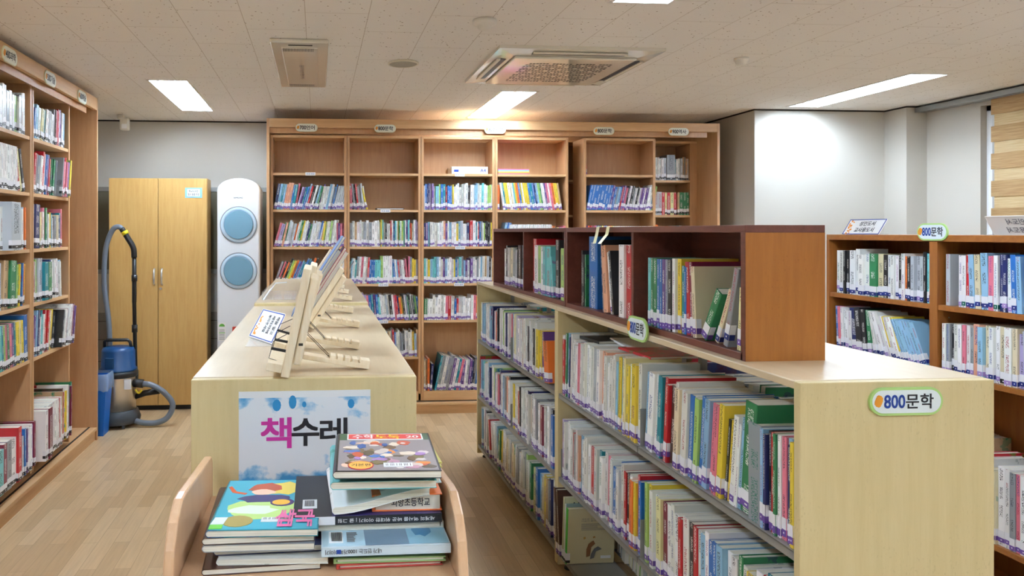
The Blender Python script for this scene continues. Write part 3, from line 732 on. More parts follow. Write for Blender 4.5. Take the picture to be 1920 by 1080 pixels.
po = empty('poster', (-.184, 1.70, .94), 0, 'white sheet with magenta and black Korean words and blue watercolour edges', 'poster')
MB().box(0, .308, -.0022, -.0003, 0, .236).build('sheet', M['poster'], po)
t = MB(); put_text(t, '책', .052, .121, .104, .173, -.0028, bold=.045); t.build('lettering', M['ink_magenta'], po)
for a, c, w_ in ((.124, .186, '수'), (.190, .252, '레')):
    t = MB(); put_text(t, w_, a, c, .108, .170, -.0028, bold=.045); t.build('lettering', M['ink'], po)
md_ = mat('blue watercolour drop', srgb(40, 140, 200), .5)
for x, z, rx, rz_ in ((.088, .203, .010, .014), (.262, .204, .008, .011), (.125, .210, .009, .016), (.152, .204, .005, .007)):
    t = MB(); t.prism([(x+rx*math.cos(a), z+rz_*math.sin(a)) for a in [R(i*30) for i in range(12)]][::-1], -.0027, -.002, 'y'); t.build('blue_drop', md_, po)
t = MB(); t.box(.216, .232, -.0028, -.002, .072, .086, M=Matrix.Rotation(R(0), 4, 'Y')); t.build('green_tag', mat('lime print', srgb(150, 205, 60), .5), po)
t = MB(); hp = []
for i in range(25):
    a = 2*math.pi*i/24; hp.append((.226+.0065*math.sin(a)**3*1.1, -.003, .095+.0005*(13*math.cos(a)-5*math.cos(2*a)-2*math.cos(3*a)-math.cos(4*a))))
t.tube(hp, .0008, 5, caps=False); t.build('heart_print', M['ink_orange'], po)

# ------------------------------------------------------------------ book trolley
tr = empty('book_trolley', (0, 1.43, 0), 0, 'peach coloured wooden book trolley at the bottom of the photo, loaded with stacks', 'trolley')
prof = [(.225, .13), (.225, 1.03), (.21, 1.045), (-.10, 1.078), (-.135, 1.078), (-.185, 1.055), (-.215, 1.02), (-.232, .96), (-.232, .13)]
for sx in (-1, 1):
    p = MB(); p.prism([(y, z) for y, z in prof] if 1 else prof, min(sx*.237, sx*.255), max(sx*.237, sx*.255), 'x')
    p.build('side_panel', M['cart'], tr, bevel=.004)
for z in (.22, .585, .96):
    MB().box(-.237, .237, -.225, .20, z-.02, z).build('tray', M['cart'], tr, bevel=.002)
    if z < .9: MB().box(-.237, .237, .20, .215, z-.02, z+.03).build('back_rail', M['cart'], tr, bevel=.002)
for x in (-.246, .246):
    for y in (-.19, .18):
        c = MB(); c.tube([(x-.011, y, .045), (x+.011, y, .045)], .045, 16); c.box(x-.006, x+.006, y-.012, y+.012, .06, .13)
        c.build('caster', M['rubber'], tr)

# ------------------------------------------------------------------ wooden reading stands on the counter
def reading_stand(x, y, z, tilt, label, k):
    r = empty('reading_stand', (x, y, z), 0, label, 'book stand', 'wooden reading stands on the counter')
    T = Matrix.Translation((-.088, 0, 0)) @ Matrix.Rotation(R(tilt), 4, 'Y')
    hw = .112; Ls = .262
    MB().box(0, .020, -hw, hw, .004, Ls, M=T).build('front_board', M['pine'], r, bevel=.003)
    MB().box(.021, .041, -hw+.012, hw-.012, .035, Ls-.018, M=T).build('rear_board', M['pine'], r, bevel=.004)
    MB().box(-.036, 0, -hw, hw, .012, .032, M=T).build('ledge', M['pine'], r, bevel=.002)
    for s in ((-1, 1) if k == 0 else (-1,) if k == 1 else ()):
        c = MB(); yy = s*.07
        c.tube([T @ Vector(p) for p in ((-.006, yy, .03), (-.036, yy, .034), (-.034, yy, .075), (-.004, yy, .10))], .0010, 6)
        c.box(-.036, .004, yy-.003, yy+.004, .055, .061, M=T); c.build('page_clip', M['black'], r)
    # arm with notches
    A = Matrix.Translation((-.035, 0, .040)) @ Matrix.Rotation(R(9.5), 4, 'Y')
    a = MB(); a.box(0, .165, -.022, .022, -.012, 0, M=A)
    xx = .065
    for j in range(4): a.box(xx, xx+.014, -.022, .022, -.001, .008, M=A); xx += .0185
    a.box(xx+.002, .165, -.022, .022, -.001, .009, M=A)
    a.build('notched_arm', M['pine'], r, bevel=.0015)
    wr = MB()
    for s in (-.016, .016): wr.tube([T @ Vector((.041, s, .10)), A @ Vector((.062, s, .004))], .0010, 6)
    wr.tube([A @ Vector((.062, -.016, .004)), A @ Vector((.062, .016, .004))], .0010, 6)
    wr.build('wire_strut', M['wire'], r)
    h = T @ Vector((.031, -hw+.0115, .085)); 
    MB().box(-.005, .005, -.0006, .0006, -.003, .003).build('hinge_pin', M['wire'], r, loc=h)
    return r
sp = ((.0, 1.797, 12), (-.008, 2.10, 17), (.02, 2.57, 33), (.02, 3.03, 33), (.035, 3.44, 34), (.035, 3.82, 34), (.025, 4.18, 34), (.02, 4.57, 34))
od = ['nearest', 'second', 'third', 'fourth', 'fifth', 'sixth', 'seventh', 'farthest']
for k, (x, y, tl) in enumerate(sp):
    reading_stand(x, y, IT+.001 if y < 3.36 else IT+.013, tl, 'pale wooden reading stand on the counter, %s of the eight in the row' % od[k] if k not in (0, 7) else
                  ('pale wooden reading stand on the counter, nearest to the poster end' if k == 0 else 'pale wooden reading stand on the counter, farthest from the poster end'), k)
# small card sign and clear holder
cs = empty('card_sign', (-.13, 2.30, IT+.006), 0, 'small tilted white card with a blue border on the counter beside the reading stands', 'sign')
def quad_plate(mb, P, th, mat=0):
    n = (P[1]-P[0]).cross(P[3]-P[0]).normalized()*th; b = len(mb.v)
    mb.v += [tuple(p) for p in P]+[tuple(p-n) for p in P]
    for f in ((0,1,2,3),(7,6,5,4),(0,4,5,1),(1,5,6,2),(2,6,7,3),(3,7,4,0)): mb.face([b+i for i in f], mat)
O = Vector((-.13, 2.30, IT+.006))
P = [Vector(p)-O for p in ((-.222, 2.34, 1.214), (-.137, 2.17, 1.214), (-.104, 2.33, 1.285), (-.187, 2.49, 1.285))]
q = MB(); quad_plate(q, P, .003); q.build('card', M['paper'], cs)
q = MB(); 
ex = (P[1]-P[0]); ey = (P[3]-P[0]); nn = ex.cross(ey).normalized()
def strip(a0, a1, b0, b1, h=.0006):
    Q = [P[0]+ex*a+ey*b_+nn*h for a, b_ in ((a0, b0), (a1, b0), (a1, b1), (a0, b1))]; quad_plate(q, Q, .0005)
for a in ((.02, .05, .03, .97), (.95, .98, .03, .97), (.02, .98, .02, .05), (.02, .98, .95, .98)): strip(*a)
q.build('border', M['ink_blue'], cs)
q = MB(); rr = random.Random(9)
for i in range(18):
    a, b_ = .08+.1*rr.random(), .08+.7*rr.random()**1.4; strip(a, a+.05, b_, b_+.05)
q.build('flower_print', M['ink_orange'], cs)
q = MB()
for i, (s_, a) in enumerate((('책을 읽고', .76), ('제자리에', .58), ('놓아주세요', .42))):
    me, x0, x1, z0, z1 = text_mesh(s_, .02); sx_ = .62/(x1-x0); sz_ = .11/(z1-z0)
    Tm = Matrix.Identity(4)
    c0 = P[0]+ex*a+ey*.86+nn*.0008
    for col, v in enumerate((-ey*sx_, ex*sz_, nn, c0)):
        for row_ in range(3): Tm[row_][col] = v[row_]
    q.join_mesh(me, Tm)
q.build('lettering', M['ink'], cs)
q = MB(); quad_plate(q, [p+Vector((0, 0, -.0045)) for p in (P[0], P[1], (P[1]+P[2])/2, (P[0]+P[3])/2)], .002); q.box(-.085, .03, -.14, .19, -.005, -.003)
q.build('acrylic_base', M['acrylic'], cs)
ah = empty('acrylic_holder', (-.20, 3.90, IT+.013), 0, 'empty clear acrylic brochure holder lying on the farther counter cabinet', 'holder')
q = MB(); q.box(-.07, .09, -.40, .10, 0, .003); q.box(-.07, -.066, -.40, .10, .003, .035); q.build('tray', M['acrylic'], ah)
q = MB(); q.tube([(-.06, -.42, .004), (-.03, .02, .05), (.03, .06, .052)], .004, 8); q.build('bent_edge', M['white_gloss'], ah)

# ------------------------------------------------------------------ tall locker, tower air conditioner, vacuum, bin
lk = empty('tall_cabinet', (-1.797, 6.36, 0), 0, 'tall yellow beech two door cabinet against the back wall', 'cabinet')
Wd = .836
MB().box(0, Wd, .02, .22, .04, 2.012).build('body', M['locker'], lk, bevel=.002)
MB().box(.01, Wd-.01, .04, .21, 0, .04).build('plinth', M['black'], lk)
for k in range(2):
    a = .002+k*(Wd/2); d = MB().box(a, a+Wd/2-.005, 0, .018, .045, 2.01).build('door', M['locker'], lk, bevel=.002)
    x = Wd/2-.037 if k == 0 else Wd/2+.027
    h = MB(); h.tube([(x+.006, 0, 1.225), (x+.006, -.022, 1.215), (x+.006, -.028, 1.158), (x+.006, -.022, 1.10), (x+.006, 0, 1.09)], .0085, 8); h.build('handle', M['chrome'], d)
l = MB(); l.tube([(Wd/2+.022, .002, 1.055), (Wd/2+.022, -.008, 1.055)], .011, 12); l.build('lock', M['chrome'], lk)
c = MB(); c.box(.647, .793, -.002, 0, 1.842, 1.93); o = c.build('name_card', mat('pale blue printed card', srgb(150, 205, 226), .5), lk)
t = MB(); t.box(.665, .775, -.0026, -.002, 1.855, 1.918); t.build('card_panel', M['paper'], o)
t = MB(); put_text(t, '학교도서관', .680, .760, 1.89, 1.91, -.003); put_text(t, '청소 용품 보관', .672, .768, 1.862, 1.882, -.003); t.build('lettering', M['ink'], o)

ac = empty('tower_air_conditioner', (-.673, 6.20, 0), 0, 'tall white tower air conditioner with two round blue fan discs', 'air conditioner')
hw = .182; P = [(-hw, .0), (hw, .0), (hw, 1.90)]
P += [(hw*math.cos(R(a)), 1.90+.105*math.sin(R(a))) for a in range(10, 90, 8)]
P += [(0, 2.005)] + [(-hw*math.cos(R(a)), 1.90+.105*math.sin(R(a))) for a in range(82, 9, -8)] + [(-hw, 1.90)]
def wobble(P): return P
b = MB(); b.prism([(x, z) for x, z in P], 0, .30, 'y'); b.build('body', M['white_gloss'], ac, bevel=.018)
MB().box(-hw-.0008, hw+.0008, .03, .29, .795, .799).build('panel_seam', M['ink_grey'], ac)
for z in (1.607, 1.214):
    d = MB(); n = 48
    def ring(r0, r1, y0, y1, n=48):
        m_ = MB(); b0 = 0
        for k in range(n):
            a = 2*math.pi*k/n; ca_, sa = math.cos(a), math.sin(a)
            m_.v += [(r0*ca_, y0, z+r0*sa), (r1*ca_, y0, z+r1*sa), (r1*ca_, y1, z+r1*sa), (r0*ca_, y1, z+r0*sa)]
        for k in range(n):
            j = (k+1) % n
            for q_ in range(4): m_.face((4*k+q_, 4*k+(q_+1) % 4, 4*j+(q_+1) % 4, 4*j+q_), 0, None, True)
        return m_
    ring(.152, .157, -.006, .01).build('outer_ring', M['ink_grey'], ac)
    rg_ = ring(.122, .152, -.004, .01).build('pale_ring', M['ac_ring'], ac)
    l = MB(); pts = [(.1215*math.cos(R(a)), z+.1215*math.sin(R(a))) for a in range(0, 360, 8)]; l.prism(pts, -.016, .01, 'y'); l.build('fan_disc', M['ac_blue'], ac, bevel=.004)
t = MB(); put_text(t, 'SAMSUNG', -.042, .034, 1.832, 1.842, -.0012, bold=.03); t.build('lettering', M['ink'], ac)
e = MB().box(-.172, -.108, -.0015, .0, .62, .775).build('energy_label', M['paper'], ac)
t = MB(); t.prism([(-.14+.024*math.cos(R(a)), .742+.024*math.sin(R(a))) for a in range(0, 181, 15)], -.0022, -.0015, 'y'); t.box(-.165, -.115, -.0022, -.0015, .685, .692)
t.build('green_dial', mat('energy green', srgb(90, 170, 60), .5), e)
t = MB()
for z in (.712, .70, .672, .66, .645, .632): t.box(-.163, -.118, -.0022, -.0015, z, z+.004)
t.build('small_print', M['ink_grey'], e)

vc = empty('vacuum_cleaner', (-1.59, 5.90, 0), 0, 'drum vacuum cleaner with blue head and steel drum in front of the tall cabinet', 'vacuum cleaner')
l = MB(); l.lathe([(.155, .03), (.168, .045), (.172, .07), (.16, .10), (.150, .125), (.138, .135)], n=36); l.build('base', M['rubber'], vc)
l = MB(); l.lathe([(.135, .12), (.136, .40), (.140, .41)], n=40); l.build('drum', M['drum'], vc)
l = MB(); l.lathe([(.142, .395), (.152, .405), (.153, .43), (.144, .445)], n=40); l.build('collar', M['black'], vc)
l = MB(); l.lathe([(.146, .445), (.146, .46), (.134, .475), (.130, .60), (.118, .625), (.06, .635), (.0, .637)], n=40); l.build('head', M['blue_plastic'], vc)
MB().box(-.07, .0, -.14, -.10, .475, .56).build('switch_box', mat('dark blue plastic', srgb(10, 60, 100), .4), vc, bevel=.006)
l = MB(); l.tube([(-.11, 0, .62), (-.11, 0, .672), (-.09, 0, .682), (.07, 0, .682), (.09, 0, .665), (.10, 0, .62)], .013, 10); l.build('carry_handle', M['black'], vc)
for x in (-.06,): MB().box(x-.018, x+.018, -.16, -.135, .37, .43).build('latch', M['chrome'], vc, bevel=.003)
MB().box(.075, .125, -.122, -.098, .31, .385).build('rating_label', M['paper'], vc)
MB().box(-.09, -.04, -.142, -.11, .21, .31).build('cable_hook', M['black'], vc, bevel=.008)
for a in (-60, 40, 160, 250):
    l = MB(); x, y = .14*math.cos(R(a)), .14*math.sin(R(a)); l.tube([(x-.009, y, .022), (x+.009, y, .022)], .022, 12); l.build('caster', M['rubber'], vc)
def spline(P, n=8):
    P = [Vector(p) for p in P]; P = [P[0]*2-P[1]]+P+[P[-1]*2-P[-2]]; out = []
    for i in range(1, len(P)-2):
        for k in range(n):
            t_ = k/n; a, b_, c_, d_ = P[i-1:i+3]
            out.append(.5*((2*b_)+(-a+c_)*t_+(2*a-5*b_+4*c_-d_)*t_*t_+(-a+3*b_-3*c_+d_)*t_**3))
    return out+[P[-2]]
l = MB(); l.tube(spline([(-.075, .03, .62), (-.09, .04, .85), (-.125, .05, 1.10), (-.122, .05, 1.34), (-.10, .05, 1.47), (-.055, .04, 1.565), (-.01, .03, 1.588), (.025, .02, 1.568)]), .021, 12); l.build('upper_hose', M['hose'], vc)
l = MB(); l.tube(spline([(.02, .02, 1.572), (.065, .02, 1.50), (.11, .02, 1.42), (.118, .02, 1.34)]), [.023]*25, 12); l.build('hand_grip', M['black'], vc)
l = MB(); l.tube([(.038, .02, 1.550), (.052, .02, 1.525)], .027, 14); l.build('yellow_ring', M['yellow'], vc)
l = MB(); l.tube([(.118, .02, 1.36), (.118, .02, .98), (.118, .02, .979), (.128, .02, .40)], [.018, .018, .0165, .0165], 12)
l.tube([(.119, .02, 1.20), (.119, .02, 1.15)], .023, 12); l.tube([(.121, .02, .80), (.121, .02, .74)], .023, 12); l.build('pipe', M['black'], vc)
l = MB(); l.tube([(.11, -.03, .345), (.20, -.03, .335)], .034, 14); l.tube([(.128, .02, .42), (.128, .01, .35)], .024, 12); l.build('hose_socket', M['black'], vc)
l = MB(); l.tube(spline([(.14, -.03, .29), (.165, -.035, .262), (.19, -.03, .285)]), .008, 8); l.build('yellow_tab', M['yellow'], vc)
l = MB(); l.tube([(.13, 0, .225), (.21, 0, .255), (.32, 0, .27)], [.02, .024, .026], 12); l.build('floor_nozzle', M['black'], vc)
l = MB(); l.tube(spline([(.19, -.03, .335), (.27, -.04, .325), (.37, -.05, .265), (.435, -.05, .17), (.40, -.06, .075), (.32, -.07, .034), (.22, -.08, .035), (.14, -.06, .05)]), .0225, 14); l.build('lower_hose', M['hose'], vc)

bn = empty('waste_bin', (-1.715, 5.66, 0), 0, 'bright blue waste bin with a plastic bag liner behind the left bookcase end', 'bin')
b = MB(); 
def taper(mb, w0, w1, d0, d1, z0, z1, th=.004):
    b0 = len(mb.v)
    for (w_, d_, z) in ((w0, d0, z0), (w1, d1, z1), (w1-th, d1-th, z1), (w0-th, d0-th, z0+th)):
        mb.v += [(sx*w_, sy*d_, z) for sx, sy in ((-1,-1),(1,-1),(1,1),(-1,1))]
    for k in range(3):
        for j in range(4): mb.face((b0+4*k+j, b0+4*k+(j+1) % 4, b0+4*k+4+(j+1) % 4, b0+4*k+4+j))
    mb.face((b0+3, b0+2, b0+1, b0)); mb.face((b0+12, b0+13, b0+14, b0+15))
taper(b, .095, .122, .07, .09, 0, .45); b.build('body', M['bin_blue'], bn)
b = MB(); rr = random.Random(5); n = 40; b0 = 0
for lev, (r_, z) in enumerate(((1.0, .47), (1.06, .462), (1.10, .43), (1.08, .385), (1.05, .345))):
    for k in range(n):
        a = 2*math.pi*k/n; jx = 1+.06*(rr.random()-.5)*(lev > 0)
        sx_ = max(-1, min(1, 1.35*math.cos(a))); sy_ = max(-1, min(1, 1.35*math.sin(a)))
        b.v.append((.123*r_*sx_*jx, .092*r_*sy_*jx, z+.02*(rr.random()-.5)*(lev > 2)))
for lev in range(4):
    for k in range(n): b.face((lev*n+k, lev*n+(k+1) % n, (lev+1)*n+(k+1) % n, (lev+1)*n+k), 0, None, True)
b.build('bag_liner', M['bag'], bn)
c = MB(); c.tube(spline([(-1.02, 6.30, .006), (-.95, 6.22, .006), (-.86, 6.24, .006), (-.80, 6.35, .006)]), .005, 8)
c.tube(spline([(-1.05, 6.32, .006), (-.96, 6.28, .006), (-.84, 6.30, .006), (-.78, 6.42, .006)]), .005, 8)
tag(c.build('power_cable', M['ivory'], loc=(0, 0, 0)), 'pale power cable lying on the floor by the tall cabinet', 'cable')

# things on bookcase shelves
o = MB().box(0, .318, 0, .20, 0, .066).build('storage_box', M['paper'], loc=(1.155, 6.16, SHB[0]+.001), bevel=.002)
tag(o, 'flat white cardboard box with blue print on the top shelf of middle unit', 'box')
t = MB(); t.box(.02, .06, -.0012, 0, .02, .04); put_text(t, 'A4', .25, .30, .018, .048, -.001); t.build('print', M['ink_blue'], o)
o = empty('striped_box', (1.56, 6.15, SHB[0]+.001), 0, 'flat box with rainbow stripes on the top shelf of the fourth unit', 'box')
st = [srgb(176, 96, 150), srgb(240, 150, 70), srgb(236, 226, 120), srgb(110, 200, 200), srgb(226, 120, 170)]
for k, c in enumerate(st): MB().box(0, .275, 0, .20, k*.0095, (k+1)*.0095).build('stripe', mat('stripe %d' % k, c, .5), o)
o = MB().box(0, .235, 0, .16, 0, .014).build('lying_book', M['black'], loc=(.50, 6.13, SHB[1]+.001), bevel=.002)
tag(o, 'thin dark book lying flat on an almost empty shelf of the back bookcase', 'book')
MB().box(.005, .23, -.0008, .158, .004, .010).build('page_block', M['paper'], o)

r = empty('book', (-.30, 3.16, .8205), 0, 'red book sticking out of the left side of the counter near the air conditioner', 'book')
T = Matrix.Rotation(R(8), 4, 'Y')
cv = MB(); cv.box(-.07, .10, 0, .002, 0, .315, col=srgb(196, 60, 44)); cv.box(-.07, .10, .013, .015, 0, .315, col=srgb(196, 60, 44)); cv.box(.098, .10, .002, .013, 0, .315, col=srgb(196, 60, 44)); cv.build('cover', mat('red card cover', srgb(196, 60, 44), .4), r)
MB().box(-.067, .097, .002, .013, .003, .312).build('page_block', M['pages'], r)

# ------------------------------------------------------------------ BOOKS
CLR = {'W': ((244,244,242), 'white'), 'w': ((226,226,220), 'off-white'), 'S': ((150,154,158), 'grey'), 's': ((192,198,204), 'pale grey'),
 'K': ((34,34,38), 'black'), 'B': ((44,108,180), 'blue'), 'b': ((146,190,218), 'light blue'), 'N': ((34,44,98), 'navy'), 'R': ((184,34,42), 'red'),
 'r': ((222,122,140), 'pink'), 'P': ((100,64,132), 'purple'), 'p': ((182,168,210), 'lavender'), 'G': ((44,122,76), 'green'), 'g': ((168,204,112), 'light green'),
 'Y': ((232,204,64), 'yellow'), 'y': ((238,230,170), 'pale yellow'), 'O': ((228,116,50), 'orange'), 'T': ((20,130,144), 'teal'), 't': ((116,200,202), 'turquoise'),
 'M': ((120,30,56), 'maroon'), 'C': ((226,212,176), 'cream'), 'D': ((72,46,38), 'dark brown'), 'E': ((196,162,122), 'tan'), 'e': ((228,166,134), 'peach')}
LIN = {k: srgb(*v[0]) for k, v in CLR.items()}
BAND = {'p': 'band_purple', 'n': 'band_navy', 'k': 'band_black', 'g': 'band_green', 'l': 'band_lilac'}
def jit(c, rn, a=.08):
    f = 1+a*(rn.random()-.5)*2; return tuple(max(0, min(1, x*f*(1+.05*(rn.random()-.5)))) for x in c)
def book_geo(mc, mp, ml, b, T=None, moff=(0, 0, 0)):
    """covers+spine into mc, pages into mp, call-number label into ml. local: x thickness, y depth (0 = spine), z up"""
    t, d, h, c = b['t'], b['d'], b['h'], b['rgb']; ct = min(.002, t*.16); rec = .003 if b['hard'] else .0006
    f = (lambda p: tuple(T @ Vector(p))) if T is not None else (lambda p: tuple(p))
    def bx(mb, x0, x1, y0, y1, z0, z1, mt, col=None, uv=None, spine=False):
        n = len(mb.v)
        mb.v += [f(p) for p in ((x0,y0,z0),(x1,y0,z0),(x1,y1,z0),(x0,y1,z0),(x0,y0,z1),(x1,y0,z1),(x1,y1,z1),(x0,y1,z1))]
        for i, q in enumerate(((0,3,2,1),(4,5,6,7),(0,1,5,4),(1,2,6,5),(2,3,7,6),(3,0,4,7))):
            u = uv
            if spine and i == 2: u = [(-1, b['off']), (1, b['off']), (1, b['off']+h), (-1, b['off']+h)]
            elif spine: u = [(5, 0)]*4
            mb.face([n+k for k in q], mt[1] if (spine and i in (3, 5)) or mt[0] != mt[1] and not spine else mt[0], col, False, u)
    # spine: three facets for a gently rounded back
    rd = min(.0022, t*.15)
    bx(mc, rd, t-rd, 0, .004, 0, h, (moff[0], moff[0]), c, spine=True)
    for x0, x1, ya, yb in ((0, rd, .0016, 0), (t-rd, t, 0, .0016)):
        n = len(mc.v); mc.v += [f(p) for p in ((x0, ya, 0), (x1, yb, 0), (x1, yb, h), (x0, ya, h), (x0, .004, 0), (x1, .004, 0), (x1, .004, h), (x0, .004, h))]
        for q in ((0, 1, 2, 3), (3, 2, 6, 7), (4, 5, 1, 0)): mc.face([n+k for k in q], moff[0], c, False, [(5, 0)]*4)
        mc.face([n+k for k in ((0, 3, 7, 4) if x0 == 0 else (1, 5, 6, 2))], moff[0], c, False, [(5, 0)]*4)
    bx(mc, 0, ct, .0035, d, 0, h, (moff[1], moff[1]), c, [(5, 0)]*4)
    bx(mc, t-ct, t, .0035, d, 0, h, (moff[1], moff[1]), c, [(5, 0)]*4)
    bx(mp, ct, t-ct, .0035, d-rec, rec, h-rec, (moff[2], moff[2]), None, [(0, 0), (t, 0), (t, 1), (0, 1)])
    if b['band']:
        m0, m1 = moff[3:5] if len(moff) > 3 else (0, 1)
        z0 = b['lz']; e = .0005
        bx(ml, rd*.5, t-rd*.5, -e, .002, z0+.017, z0+.045, (m0, m0)); bx(ml, rd*.5, t-rd*.5, -e, .002, z0, z0+.017, (m1, m1))
        bx(ml, -e, t+e, .0016, .018, z0+.017, z0+.045, (m0, m0)); bx(ml, -e, t+e, .0016, .018, z0, z0+.017, (m1, m1))
        # white print on the band
        if t > .012: bx(ml, t*.40, t*.62, -e*1.8, .0, z0+.0065, z0+.0105, (m0, m0))
BOOKS = []; ROWS = {}
def row(key, desc, org, ang, z, segs, h=(.19, .235), d=(.14, .18), inset=(.0, .018), band='p', end='left', stuff=False, bandp=.92):
    """segs: (x0, x1, colours, lean degrees[, dict of overrides])"""
    rn = random.Random(hash_(key)); RZ = Matrix.Translation(Vector(org)) @ Matrix.Rotation(ang, 4, 'Z'); lst = []
    for sg in segs:
        x0, x1, seq, lean = sg[:4]; ov = sg[4] if len(sg) > 4 else {}
        hh, dd, bd, ii = ov.get('h', h), ov.get('d', d), ov.get('band', band), ov.get('inset', inset)
        ws = [(.75+.6*rn.random())*(1.5 if c in ov.get('fat', '') else 1) for c in seq]; th = R(lean) if not isinstance(lean, tuple) else None
        n = len(seq); x = x0; cum = 0; tot = sum(ws)
        base_h = hh[0]+(hh[1]-hh[0])*rn.random()
        for k, c in enumerate(seq):
            le = lean if not isinstance(lean, tuple) else lean[0]+(lean[1]-lean[0])*k/max(1, n-1)
            a = R(le); pitch = (x1-x0)*ws[k]/tot; t = pitch*math.cos(a)-.0004
            if ov.get('same'): H, D = base_h, (dd[0]+dd[1])/2
            else:
                if rn.random() < .7: base_h = hh[0]+(hh[1]-hh[0])*rn.random()
                H, D = base_h, dd[0]+(dd[1]-dd[0])*rn.random()
            fr = (ii[0]+(ii[1]-ii[0])*rn.random()) if not ov.get('same') else ii[0]
            lx = x if a <= 0 else x+pitch-t*math.cos(a); lz = z+.0008 if a <= 0 else z+.0008+t*math.sin(a)
            b = dict(t=t, d=D, h=H, c=c, rgb=jit(LIN[c], rn), hard=(rn.random() < .4), off=rn.randint(1, 400)+rn.random(),
                     band=(bd[rn.randrange(len(bd))] if rn.random() < bandp else None), lz=.004+.016*rn.random()**1.5,
                     M=RZ @ Matrix.Translation((lx, fr, lz)) @ Matrix.Rotation(a, 4, 'Y'), rz=ang, a=a, key=key, lean=le, stuff=stuff, name='book')
            lst.append(b); x += pitch
    for k, b in enumerate(lst): b['i'] = k; b['n'] = len(lst); b['end'] = end
    ROWS[key] = desc; BOOKS.extend(lst)
def hash_(s):
    v = 7
    for ch in s: v = (v*131+ord(ch)) % 1000003
    return v
_p = random.Random(11)
def mixs(n, pool='WWWWWWwwwwwwsbbBBtTYgRrPpNSKGeOCs'): return ''.join(_p.choice(pool) for _ in range(n))

# back bookcase -------------------------------------------------------------
uw = .61
def bx0(k): return (units[k][0]+.024, YF+.055, 0)
def brow(k, lev, segs, **kw): row('back%d_%d' % (k, lev), 'back bookcase', bx0(k), 0, SHB[lev] if lev < 6 else .185, segs, **kw)
BH = (.195, .232)
brow(0, 1, [(.0, .19, 'NbTbeeeBTr', 10), (.19, .38, 'pPTBbRKWKbGP', 16), (.38, .49, 'wWwbwb', 12), (.49, .50, 'B', 12), (.50, .605, 'sssssss', 14, dict(same=1))], h=BH)
brow(0, 2, [(.0, .05, 'rp', 16), (.05, .40, mixs(26), 13), (.40, .52, 'YgwwgWWw', 8), (.52, .61, 'WrPrMr', 0)], h=BH)
brow(0, 3, [(.0, .02, 'S', 20), (.02, .30, 'rKOKgYOBPbTBTBOK', 22), (.34, .60, mixs(12), 30)], h=BH)
brow(0, 4, [(.0, .60, mixs(36), 0)], h=BH)
brow(1, 1, [(.0, .02, 'r', 0), (.02, .14, 'KSKRsSsw', -6), (.14, .155, 'Y', -14)], h=BH)
brow(1, 2, [(.0, .25, 'SwEWwwSWSWWw', 0), (.25, .605, 'WYtwKWwRwBtwYGWgtWPtROwwpprr', 0)], h=BH)
brow(1, 3, [(.0, .16, 'bWtSWrWWR', 4), (.16, .26, 'BBBttt', 2, dict(same=1)), (.26, .36, 'gWWWW', 0, dict(same=1, h=(.235, .236))), (.36, .50, 'tBWbRsWMr', -5), (.50, .605, 'rSYYSE', 0)], h=BH)
brow(1, 4, [(.05, .25, 'grRpprBTPB', -4), (.25, .42, 'tWwWswKWrR', -6), (.42, .605, 'NOYKWSGKWKGgB', -7)], h=BH)
brow(1, 5, [(.10, .605, 'SRBwwSSKwwwwYbEC'*2, -2)], h=BH)
brow(2, 1, [(.0, .13, 'sBNNpPwtb', 0), (.13, .40, 'gBTRBBBYWWWwwWwK', 0), (.40, .605, 'WwbbwWtWwggW', 1)], h=BH)
brow(2, 2, [(.0, .30, 'NPbwwWWWWePwbWWY', 0), (.30, .45, 'bsWWNRW', 0), (.45, .605, 'TwRBSWgKKKKYO', 0)], h=BH)
brow(2, 3, [(.0, .40, 'twYbttbWwPbWWwYBstSbPw', 0), (.40, .605, 'PwWSWbwEsKw', 1)], h=BH)
brow(2, 4, [(.0, .30, 'GWWwWWWWrRwBR', 1), (.30, .605, 'wsWWWWWrORWtBbT', 1)], h=(.18, .215))
brow(2, 6, [(.0, .05, 'CEO', 0, dict(h=(.26, .28))), (.05, .07, 'N', 4), (.09, .30, 'TSwSSPWTr', 12, dict(h=(.27, .31))), (.30, .60, 'BPWsPNKSBWTWBPWP', 6, dict(h=(.25, .28)))], d=(.18, .24))
brow(3, 1, [(.0, .02, 'O', 0), (.05, .57, 'WTYYWCWtYOBYWYYYBTBNbgGWWPrWrOYYE', -9, dict(same=1, h=(.236, .237)))], h=BH)
brow(3, 2, [(.03, .08, 'bB', 12), (.08, .45, 'W'*24, 8, dict(same=1, h=(.19, .191))), (.45, .60, 'eeOKYPrr', 0, dict(h=(.16, .18)))], h=BH)
brow(3, 3, [(.0, .605, mixs(34), 0)], h=BH)
brow(3, 4, [(.0, .605, mixs(34), 0)], h=BH); brow(3, 5, [(.0, .605, mixs(34), 0)], h=BH)
brow(3, 6, [(.0, .605, mixs(30), 2)], h=BH)
brow(4, 0, [(.0, .012, 'r', -3)], h=(.16, .17))
brow(4, 1, [(.0, .20, 'BBBBBBBB', 12, dict(same=1, h=(.22, .221))), (.20, .60, 'PBSbBRPrKWKswKwpPWPWWbg', 12)], h=BH)
brow(4, 2, [(.0, .24, 'PORRMrPTPGYPBPROY', 0, dict(same=1, h=(.18, .181))), (.25, .61, 'W'*22, 0, dict(same=1, h=(.175, .176)))], h=BH)
for l_ in (3, 4, 5, 6): brow(4, l_, [(.0, .605, mixs(32), 1)], h=BH)
row('rearR0', 'back bookcase', (2.995, 6.40, 0), 0, 2.02, [(0, .03, 'BT', 0), (.03, .21, 'sswwWwWs', 0), (.21, .29, 'S', 0, dict(h=(.235, .236))), (.29, .36, 'TWws', 0), (.36, .42, 'ESEw', 0)], h=(.19, .22), band='k')
